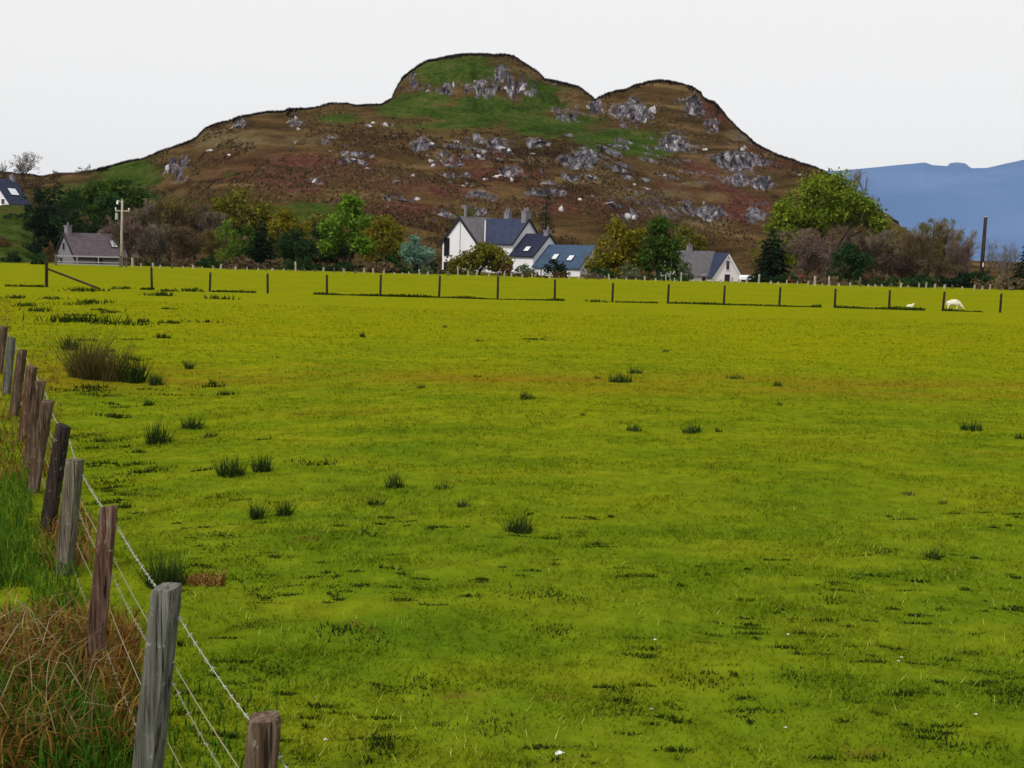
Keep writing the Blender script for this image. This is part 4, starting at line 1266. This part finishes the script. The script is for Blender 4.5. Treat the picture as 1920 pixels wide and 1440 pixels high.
SLATE_G = slate_mat('grey_lichen_slate', (.095, .090, .102), (.15, .142, .155))
SLATE_P = slate_mat('purple_slate', (.080, .062, .072), (.135, .105, .118))
TRIM = plain('white_paint', (.82, .82, .84), .5, .3, .05, 2)
DARK_TRIM = plain('black_verge', (.012, .012, .016), .6, .3, .1, 2)
GLASS_D = NT('dark_glass').surface((.012, .014, .018), .08, .6)
GLASS_B = NT('sky_lit_glass').surface((.75, .78, .80), .12, .8, metal=.6)
POT = plain('chimney_pot', (.30, .22, .16), .8, .2, .2, 3)

def gabled(root, x0, x1, yc, W, eave, ridge, wall, roof, axis='x', z0=-1.2, over=.28, th=.14, gable_over=.10):
    """walls with a gable at both ends, and a two-slope roof; ridge along local x or y"""
    def T(a, b, z): return (a, b, z) if axis == 'x' else (b, a, z)
    h = W / 2
    m = MB()
    prof = [(-h, z0), (h, z0), (h, eave), (0, ridge), (-h, eave)]
    v = [T(x0, yc + b, z) for b, z in prof] + [T(x1, yc + b, z) for b, z in prof]
    m.add(v, [(0, 1, 2, 3, 4), (9, 8, 7, 6, 5)] + [(i, i + 5, (i + 1) % 5 + 5, (i + 1) % 5) for i in range(5)])
    wo = m.build('wall', wall, root)
    r = MB()
    k = (ridge - eave) / h
    for s in (-1, 1):
        b0, zb0 = 0, ridge + .02
        b1, zb1 = s * (h + over), ridge + .02 - k * (h + over)
        xa, xb = x0 - gable_over, x1 + gable_over
        v = [T(xa, yc + b0, zb0), T(xb, yc + b0, zb0), T(xb, yc + b1, zb1), T(xa, yc + b1, zb1)]
        v += [(p[0], p[1], p[2] + th) for p in v]
        r.add(v, [(3, 2, 1, 0), (4, 5, 6, 7), (0, 1, 5, 4), (1, 2, 6, 5), (2, 3, 7, 6), (3, 0, 4, 7)])
    ro = r.build('roof', roof, root)
    return wo, ro
def verge(root, parent, x, yc, W, eave, ridge, mat, axis='x', sgn=-1, depth=.22, w=.16, name='bargeboard', over=.3):
    """sloping boards along a gable"""
    def T(a, b, z): return (a, b, z) if axis == 'x' else (b, a, z)
    h = W / 2; k = (ridge - eave) / h
    m = MB()
    for s in (-1, 1):
        b1 = s * (h + over)
        v = []
        for a in (x, x + sgn * w):
            v += [T(a, yc, ridge + .17), T(a, yc + b1, ridge + .17 - k * (h + over)), T(a, yc + b1, ridge + .17 - depth - k * (h + over)), T(a, yc, ridge + .17 - depth * 1.15)]
        m.add(v, [(0, 1, 2, 3), (7, 6, 5, 4), (0, 4, 5, 1), (1, 5, 6, 2), (2, 6, 7, 3), (3, 7, 4, 0)])
    return m.build(name, mat, parent)
def window(root, c, w, h, face, frame=TRIM, glass=GLASS_D, name='window', t=.07):
    """face: '-y', '-x' or '+x': outward direction of the wall it sits in; c = centre on the wall face"""
    m = MB(); g = MB()
    x, y, z = c
    e = .09
    if face == '-y':
        m.box(x - w / 2 - e, x - w / 2, y - t, y, z - h / 2 - e, z + h / 2 + e); m.box(x + w / 2, x + w / 2 + e, y - t, y, z - h / 2 - e, z + h / 2 + e)
        m.box(x - w / 2, x + w / 2, y - t, y, z + h / 2, z + h / 2 + e); m.box(x - w / 2, x + w / 2, y - t - .05, y, z - h / 2 - e, z - h / 2)
        g.box(x - w / 2, x + w / 2, y - t * .5, y - .003, z - h / 2, z + h / 2)
    else:
        s = -1 if face == '-x' else 1
        xa, xb = sorted((x, x + s * t)); ga, gb = sorted((x + s * .003, x + s * t * .5))
        m.box(xa, xb, y - w / 2 - e, y - w / 2, z - h / 2 - e, z + h / 2 + e); m.box(xa, xb, y + w / 2, y + w / 2 + e, z - h / 2 - e, z + h / 2 + e)
        m.box(xa, xb, y - w / 2, y + w / 2, z + h / 2, z + h / 2 + e); m.box(xa, xb, y - w / 2, y + w / 2, z - h / 2 - e, z - h / 2)
        g.box(ga, gb, y - w / 2, y + w / 2, z - h / 2, z + h / 2)
    f = m.build(name, frame, root)
    g.build('pane', glass, f)
def skylight(roof_o, x, yc, W, eave, ridge, f, w=.8, h=1.0, side=-1, axis='x', glass=GLASS_B):
    """a roof window: f = 0 at the ridge, 1 at the eaves"""
    hh = W / 2; k = (ridge - eave) / hh
    nrm = Vector((0, side * k, 1)).normalized(); dn = Vector((0, side, -k)).normalized()
    c = Vector((x, yc + side * hh * f, ridge - k * hh * f + .16)) + nrm * .08
    def slab(hw, hl, z0, z1):
        v = []
        for zz in (z0, z1):
            for a, b in ((-hw, -hl), (hw, -hl), (hw, hl), (-hw, hl)):
                p = c + Vector((a, 0, 0)) + dn * b + nrm * zz
                v.append((p.x, p.y, p.z) if axis == 'x' else (p.y, p.x, p.z))
        return v, [(3, 2, 1, 0), (4, 5, 6, 7), (0, 1, 5, 4), (1, 2, 6, 5), (2, 3, 7, 6), (3, 0, 4, 7)]
    fr = MB().add(*slab(w / 2 + .08, h / 2 + .08, -.12, .02)).build('skylight', DARK_TRIM, roof_o)
    return MB().add(*slab(w / 2, h / 2, .02, .05)).build('pane', glass, roof_o)
def chimney(root, x, y, z0, z1, w=.8, d=.6, mat=None, pots=1):
    m = MB().box(x - w / 2, x + w / 2, y - d / 2, y + d / 2, z0, z1).box(x - w / 2 - .07, x + w / 2 + .07, y - d / 2 - .07, y + d / 2 + .07, z1, z1 + .12)
    for k in range(pots):
        xx = x + (k - (pots - 1) / 2) * .4
        m.tube([(xx, y, z1 + .12), (xx, y, z1 + .55)], [.13, .10], 8)
    return m.build('chimney', mat or STONE_W, root)

def white_house():
    phi = math.radians(-40)
    g = ground_at(906, 145)
    o = thing('white_house', Vector((g.x, 145, 0)), 'large white gabled house with stepped blue slate roofs behind the field', 'house', rz=phi)
    # main range, then two lower ranges stepping down to the right
    w1, r1 = gabled(o, -1.5, 7.4, 0, 6, 3.7, 6.6, HARL, SLATE, z0=-1.5)
    verge(o, r1, 7.5, 0, 6, 3.7, 6.6, DARK_TRIM, sgn=1, depth=.24, over=.28)
    w2, r2 = gabled(o, 7.4, 11.1, -.4, 6, 2.2, 4.75, HARL, SLATE_D, z0=-2.2, gable_over=.02)
    verge(o, r2, 11.12, -.4, 6, 2.2, 4.75, DARK_TRIM, sgn=1, depth=.24, over=.28)
    w3, r3 = gabled(o, 11.1, 18.2, -.4, 6, .95, 3.45, HARL, SLATE_L, z0=-3.0, gable_over=.05)
    # cross wing facing the field
    wc, rc = gabled(o, -4.6, 1.5, 0, 6, 3.65, 6.75, HARL, SLATE_G, axis='y', z0=-1.5)
    verge(o, rc, -4.7, 0, 6, 3.65, 6.75, DARK_TRIM, axis='y', sgn=-1, depth=.40, w=.14)
    window(o, (-2.2, -4.6, 3.0), .75, 2.1, '-y', frame=DARK_TRIM)
    window(o, (-2.2, -4.6, .35), .75, 1.3, '-y', frame=DARK_TRIM)
    MB().box(.05, .13, -4.68, -4.60, -1, 6.2).build('downpipe', plain('grey_pipe', (.35, .37, .38), .5), o)
    MB().box(3.03, 3.15, -3.34, -3.22, 3.4, 6.3).tube([(3.09, -3.28, 6.3), (3.09, -3.28, 6.5)], .05, 6).build('flue_pipe', TRIM, o)
    chimney(o, .0, -3.6, 6.2, 8.2, .28, .28, STONE_W, 0)
    chimney(o, 7.0, 0, 6.2, 7.6, .7, 1.1, STONE_W, 2)
    chimney(o, 3.6, .4, 6.3, 7.5, .8, .6, STONE_W, 2)
    chimney(o, 10.8, -.4, 4.6, 5.2, .6, .8, STONE_W, 1)
    skylight(r2, 9.6, -.4, 6, 2.2, 4.75, .78, .7, .8)
    skylight(r3, 13.6, -.4, 6, .95, 3.45, .62, .7, .9)
    skylight(r3, 16.0, -.4, 6, .95, 3.45, .66, .7, .9)
    window(o, (5.2, -3.0, 2.6), .9, 1.1, '-y')
    m = MB().box(15.3, 16.2, -3.46, -3.402, -2.2, .55)
    d_ = m.build('door', DARK_TRIM, o)
    MB().box(16.05, 16.12, -3.5, -3.462, -.8, -.7).build('handle', METAL, d_)
    MB().tube([(-3.3, -3.1, 3.35), (-3.3, 1.0, 3.35)], .06, 6).build('gutter', DARK_TRIM, o)
    MB().tube([(3.3, -3.36, 3.4), (7.3, -3.36, 3.4)], .06, 6).build('gutter', DARK_TRIM, o)
white_house()

def bargeboard_cottage():
    d = 190
    g = ground_at(1346, d)
    phi = math.radians(24)
    o = thing('white_cottage', Vector((g.x, d, g.z)), 'small white cottage with pointed gable and white bargeboards beside a white van', 'cottage', rz=phi)
    R_ = at(1360, 476, d).z - g.z
    E_ = max(R_ - 3.7, 1.0)
    # ridge runs back from the gable, then a longer range to the left
    w, r = gabled(o, -2.6, 4.0, 0, 5.4, E_, R_, HARL_P, SLATE, axis='y', z0=-.6, over=.35)
    verge(o, r, -2.7, 0, 5.4, E_, R_, TRIM, axis='y', sgn=-1, depth=.45, w=.12, over=.35)
    verge(o, r, -2.85, 0, 5.8, E_ - .1, R_ + .16, DARK_TRIM, axis='y', sgn=-1, depth=.16, w=.06, over=.3)
    w2, r2 = gabled(o, -9.0, 0, 1.6, 5.2, E_ + .1, R_ + .25, HARL_P, SLATE_G, z0=-.6)
    window(o, (0, -2.6, R_ - 1.9), .7, 1.5, '-y', frame=TRIM)
    m = MB().box(-.5, .5, -2.68, -2.603, -.2, 1.9); dd = m.build('door', DARK_TRIM, o)
    MB().box(.3, .38, -2.74, -2.682, .9, 1.0).build('handle', METAL, dd)
    chimney(o, -5.0, 1.6, R_, R_ + 1.2, .8, .6, STONE_W, 1)
    chimney(o, -8.4, 1.6, R_, R_ + 1.1, .8, .6, STONE_W, 1)
    window(o, (-3.6, -1.0, 1.2), .8, 1.1, '-y')
bargeboard_cottage()

def stone_cottage():
    d = 150
    g = ground_at(122, d)
    phi = math.radians(48)
    o = thing('stone_cottage', Vector((g.x, d, g.z)), 'old grey stone cottage with a purple slate roof at the left of the field edge', 'cottage', rz=phi)
    R_ = at(127, 438, d).z - g.z
    E_ = R_ - 2.9
    w, r = gabled(o, 0, 10.2, 0, 5.2, E_, R_, STONE_W, SLATE_P, z0=-1.0)
    verge(o, r, -.1, 0, 5.2, E_, R_, DARK_TRIM, sgn=-1, depth=.32, w=.12)
    chimney(o, .5, 0, R_ - .4, R_ + 1.0, .6, .9, STONE_W, 1)
    chimney(o, 9.7, 0, R_ - .4, R_ + .7, .6, .9, STONE_W, 1)
    window(o, (0, .2, R_ - 1.7), .55, .9, '-x', frame=STONE_W)
    window(o, (0, 1.0, E_ - .7), .6, .7, '-x', frame=STONE_W)
    skylight(r, 6.3, 0, 5.2, E_, R_, .5, .8, 1.1)
    m = MB().box(3.0, 3.9, -2.68, -2.603, -.6, E_ - .2); dd = m.build('door', DARK_TRIM, o)
    MB().box(3.7, 3.77, -2.72, -2.682, .3, .4).build('handle', METAL, dd)
    MB().tube([(0, -2.95, E_ - .25), (10.2, -2.95, E_ - .25)], .07, 6).build('gutter', DARK_TRIM, o)
stone_cottage()

def hillside_house():
    d = 222
    g = ground_at(8, d)
    R_ = max(at(-8, 352, d).z - g.z, 5)
    phi = math.radians(70)
    o = thing('hillside_house', Vector((at(-10, 390, d).x, d, g.z)), 'white house with bright blue roof high on the slope at the left edge', 'house', rz=phi)
    w, r = gabled(o, 0, 5.4, 0, 7.4, R_ - 4.6, R_, HARL, SLATE, z0=-1.5)
    verge(o, r, -.1, 0, 7.4, R_ - 4.6, R_, DARK_TRIM, sgn=-1, depth=.3, w=.12)
    window(o, (0, -2.2, R_ - 4.4), .8, 1.0, '-x', frame=TRIM)
    window(o, (0, 1.4, R_ - 4.4), .8, 1.0, '-x', frame=TRIM)
    skylight(r, 2.8, 0, 7.4, R_ - 4.6, R_, .55, 2.0, 1.6)
    chimney(o, 4.8, 0, R_ - .3, R_ + .9, .7, .9, STONE_W, 1)
hillside_house()

# ================================================================== utility poles
def pole_left():
    d = 114
    g = ground_at(228, d)
    H = at(231, 374, d).z - g.z
    o = thing('utility_pole', g, 'pale utility pole with crossarm and insulators right of the stone cottage', 'utility pole')
    m = MB(); m.tube([(0, 0, -.3), (.06, 0, H * .5), (.17, 0, H)], [.14, .12, .10], 10)
    m.build('pole', W_PALE, o, smooth=True)
    c = MB().box(-.55, .85, -.08, .03, H * .82, H * .842)
    cr = c.build('crossarm', W_PALE, o)
    cr.rotation_euler = (0, 0, math.radians(20))
    for x in (-.48, .15, .78):
        MB().tube([(x, -.03, H * .845), (x, -.03, H * .845 + .22)], [.05, .075], 8).build('insulator', TRIM, cr)
    MB().tube([(-.42, -.02, H * .70), (-.40, -.02, H * .80)], .15, 10).build('transformer', METAL, o)
    MB().tube([(-.3, 0, H * .985), (-.05, 0, H * .965), (.16, 0, H * .96)], [.06, .05, .05], 6).build('bracket', METAL, o)
    MB().tube([(-.34, 0, H * .93), (-.30, 0, H * .985)], [.12, .07], 8).build('insulator', TRIM, o)
pole_left()
def pole_right():
    d = 120
    g = ground_at(1838, d)
    H = at(1842, 407, d).z - g.z
    o = thing('utility_pole', g, 'plain dark utility pole standing against the blue mountain', 'utility pole')
    MB().tube([(0, 0, -.3), (.0, 0, H * .5), (.02, 0, H)], [.23, .20, .17], 10).build('pole', W_DARK, o, smooth=True)
    MB().tube([(.02, 0, H), (.02, 0, H + .07)], [.20, .08], 10).build('cap', METAL, o)
    MB().box(-.02, .06, -.24, -.19, H * .3, H * .36).build('number_plate', TRIM, o)
pole_right()

# ================================================================== vehicles
RUBBER = plain('tyre_rubber', (.015, .015, .016), .8, .2, .1, 4)
RIM = plain('wheel_rim', (.35, .35, .36), .35, .5, .05, 4, .8)
def vehicle(name, px, d, rz, color, label, cat, L, W, prof, glass_prof, wheel_x):
    """body from a side profile (x along the vehicle, z up), with glazing, wheels and lamps"""
    g = ground_at(px, d)
    o = thing(name, g, label, cat, rz=rz)
    n = len(prof)
    def loft(pr, half, inset=0.0):
        rows = [(-half, 1), (-half * .9, 1), (half * .9, 1), (half, 1)]
        V = []
        cx = sum(p[0] for p in pr) / len(pr); cz = sum(p[1] for p in pr) / len(pr)
        for k, (y, s) in enumerate(rows):
            sc = .96 if k in (0, 3) else 1.0
            V += [(cx + (x - cx) * sc, y, cz + (z - cz) * sc) for x, z in pr]
        nn = len(pr)
        F = [tuple(range(nn)), tuple(3 * nn + i for i in range(nn))[::-1]]
        for k in range(3):
            for i in range(nn):
                j = (i + 1) % nn
                F.append((k * nn + j, k * nn + i, (k + 1) * nn + i, (k + 1) * nn + j))
        return V, F
    paint = plain(name + '_paint', color, .35, .5, .03, 1)
    mesh_obj('body', *loft(prof, W / 2), paint, o)
    for gp in glass_prof:
        mesh_obj('side_window', *loft(gp, W / 2 + .012), GLASS_D, o)
    xr = min(p[0] for p in prof)
    MB().box(xr - .02, xr + .05, -W * .36, W * .36, 1.0, 1.55 if L > 4.3 else 1.25).build('rear_window', GLASS_D, o)
    for s in (-1, 1):
        MB().box(xr - .02, xr + .04, s * W * .40 - .07, s * W * .40 + .07, .65, .95).build('tail_lamp', plain('red_lamp', (.4, .01, .01), .3), o)
    for wx_ in wheel_x:
        for s in (-1, 1):
            y = s * (W / 2 - .08)
            w = MB().tube([(wx_, y - .1, .32), (wx_, y + .1, .32)], .32, 18).build('wheel', RUBBER, o)
            MB().tube([(wx_, y + s * .1, .32), (wx_, y + s * .115, .32)], .19, 12).build('rim', RIM, w)
van = [(-2.4, .35), (-2.42, 1.0), (-2.36, 1.9), (-2.2, 2.08), (1.0, 2.1), (1.35, 2.0), (1.85, 1.25), (2.4, 1.05), (2.5, .75), (2.48, .35)]
vehicle('parked_van', 1401, 146, math.radians(74), (.80, .82, .86), 'white van parked at the right of the cottage with bargeboards', 'van', 4.9, 1.9, van,
        [[(.55, 1.25), (.55, 1.85), (1.15, 1.85), (1.6, 1.25)]], (-1.5, 1.6))
car = [(-2.0, .32), (-2.05, .8), (-1.75, 1.0), (-1.2, 1.42), (.2, 1.45), (.95, 1.0), (1.85, .85), (2.0, .6), (2.0, .32)]
vehicle('parked_car', 1492, 137, math.radians(76), (.30, .02, .03), 'small red car parked low behind the pale posts under the biggest green tree', 'car', 4.0, 1.7, car,
        [[(-1.35, 1.0), (-1.1, 1.34), (.15, 1.36), (.7, 1.0)]], (-1.3, 1.3))

# ================================================================== sheep
def skin_body(name, nodes, edges, mat, parent=None):
    bm = bmesh.new()
    vs = [bm.verts.new(n[0]) for n in nodes]
    for a, b in edges: bm.edges.new((vs[a], vs[b]))
    me = bpy.data.meshes.new(name)
    bm.to_mesh(me); bm.free()
    o = bpy.data.objects.new(name, me)
    COL.objects.link(o)
    if parent: o.parent = parent
    o.modifiers.new('skin', 'SKIN'); s = o.modifiers.new('sub', 'SUBSURF'); s.levels = s.render_levels = 2
    if not me.skin_vertices: me.skin_vertices.new()
    sv = me.skin_vertices[0].data
    for i, n in enumerate(nodes):
        r = n[1]; sv[i].radius = r if isinstance(r, tuple) else (r, r)
    sv[0].use_root = True
    o.modifiers['skin'].use_smooth_shade = True
    dg = bpy.context.evaluated_depsgraph_get()
    m2 = bpy.data.meshes.new_from_object(o.evaluated_get(dg))
    o.modifiers.clear()
    o.data = m2
    m2.materials.clear(); m2.materials.append(mat)
    return o
def fleece(name):
    n = NT(name)
    p = n.obj()
    f = n.noise(p, 9, 4, .6)
    c = n.ramp(f, [(.3, (.62, .58, .46)), (.6, (.82, .79, .68))])
    return n.surface(c, .95, .1, n.bump(n.noise(p, 26, 3), 1.0, .03))
FLEECE = fleece('fleece')
DARKFACE = plain('sheep_eye', (.02, .018, .016), .4)
def sheep(px, d, s, label, rz=0.0):
    g = ground_at(px, d)
    # standing with its head down to the grass, facing +x
    N = [((-.05, 0, .60), .26), ((.22, 0, .60), .25), ((.42, 0, .56), .20), ((.58, 0, .44), .125), ((.70, 0, .28), .09), ((.80, 0, .17), .085), ((.92, 0, .10), .055), ((.97, 0, .085), .045),
         ((-.32, 0, .60), .25), ((-.48, 0, .57), .17), ((-.57, 0, .46), .05), ((-.58, 0, .34), .035),
         ((.30, .13, .40), .095), ((.31, .13, .22), .05), ((.30, .13, .05), .04), ((.32, .13, 0.0), .045), ((.30, -.13, .40), .095), ((.27, -.13, .22), .05), ((.26, -.13, .05), .04), ((.28, -.13, .0), .045),
         ((-.36, .13, .42), .12), ((-.43, .13, .24), .055), ((-.38, .13, .05), .04), ((-.36, .13, 0), .045), ((-.38, -.13, .42), .12), ((-.47, -.13, .24), .055), ((-.43, -.13, .05), .04), ((-.41, -.13, 0), .045),
         ((.76, .12, .25), .03), ((.75, .19, .23), .022), ((.76, -.12, .25), .03), ((.75, -.19, .23), .022)]
    E = [(0, 1), (1, 2), (2, 3), (3, 4), (4, 5), (5, 6), (6, 7), (0, 8), (8, 9), (9, 10), (10, 11), (1, 12), (12, 13), (13, 14), (14, 15), (1, 16), (16, 17), (17, 18), (18, 19),
         (8, 20), (20, 21), (21, 22), (22, 23), (8, 24), (24, 25), (25, 26), (26, 27), (4, 28), (28, 29), (4, 30), (30, 31)]
    root = skin_body('sheep', N, E, FLEECE)
    for sgn in (1, -1):
        MB().tube([(.845, sgn * .05, .165), (.85, sgn * .066, .166)], [.014, .008], 6).build('eye', DARKFACE, root)
    root.location = g
    root.scale = (s, s, s)
    root.rotation_euler = (0, 0, rz)
    return tag(root, label, 'sheep')
sheep(1787, 60.5, .63, 'white sheep grazing with its head down behind the wire fence', -.12)
def lamb(px, d, s, label):
    g = ground_at(px, d)
    # lying with folded legs, head up to the right
    N = [((0, 0, .17), (.16, .17)), ((.2, 0, .18), .16), ((.34, 0, .25), .11), ((.42, 0, .36), .085), ((.50, 0, .40), .085), ((.60, 0, .36), .05), ((-.22, 0, .17), .16), ((-.36, 0, .12), .10),
         ((.22, .14, .08), .06), ((.38, .16, .05), .045), ((.22, -.14, .08), .06), ((.40, -.15, .05), .045), ((-.24, .16, .09), .08), ((-.08, .20, .05), .045), ((-.24, -.16, .09), .08), ((-.06, -.20, .05), .045),
         ((.44, .11, .42), .028), ((.43, .17, .42), .02), ((.44, -.11, .42), .028), ((.43, -.17, .42), .02)]
    E = [(0, 1), (1, 2), (2, 3), (3, 4), (4, 5), (0, 6), (6, 7), (1, 8), (8, 9), (1, 10), (10, 11), (6, 12), (12, 13), (6, 14), (14, 15), (3, 16), (16, 17), (3, 18), (18, 19)]
    root = skin_body('lamb', N, E, FLEECE)
    for sgn in (1, -1):
        MB().tube([(.535, sgn * .055, .405), (.54, sgn * .07, .406)], [.013, .008], 6).build('eye', DARKFACE, root)
    root.location = g; root.scale = (s, s, s)
    return tag(root, label, 'sheep')
lamb(1705, 61.5, .5, 'small white lamb lying in the grass left of the grazing sheep')

# ================================================================== haze
def haze():
    m = bpy.data.materials.new('air')
    m.use_nodes = True
    t = m.node_tree; t.nodes.clear()
    out = t.nodes.new('ShaderNodeOutputMaterial'); v = t.nodes.new('ShaderNodeVolumePrincipled')
    v.inputs['Color'].default_value = (.78, .88, 1, 1)
    v.inputs['Density'].default_value = .00003
    t.links.new(v.outputs[0], out.inputs['Volume'])
    o = MB().box(-30000, 30000, -100, 13000, -30, 900).build('haze', m)
    tag(o, kind='stuff')
USE_HAZE = True
if USE_HAZE: haze()
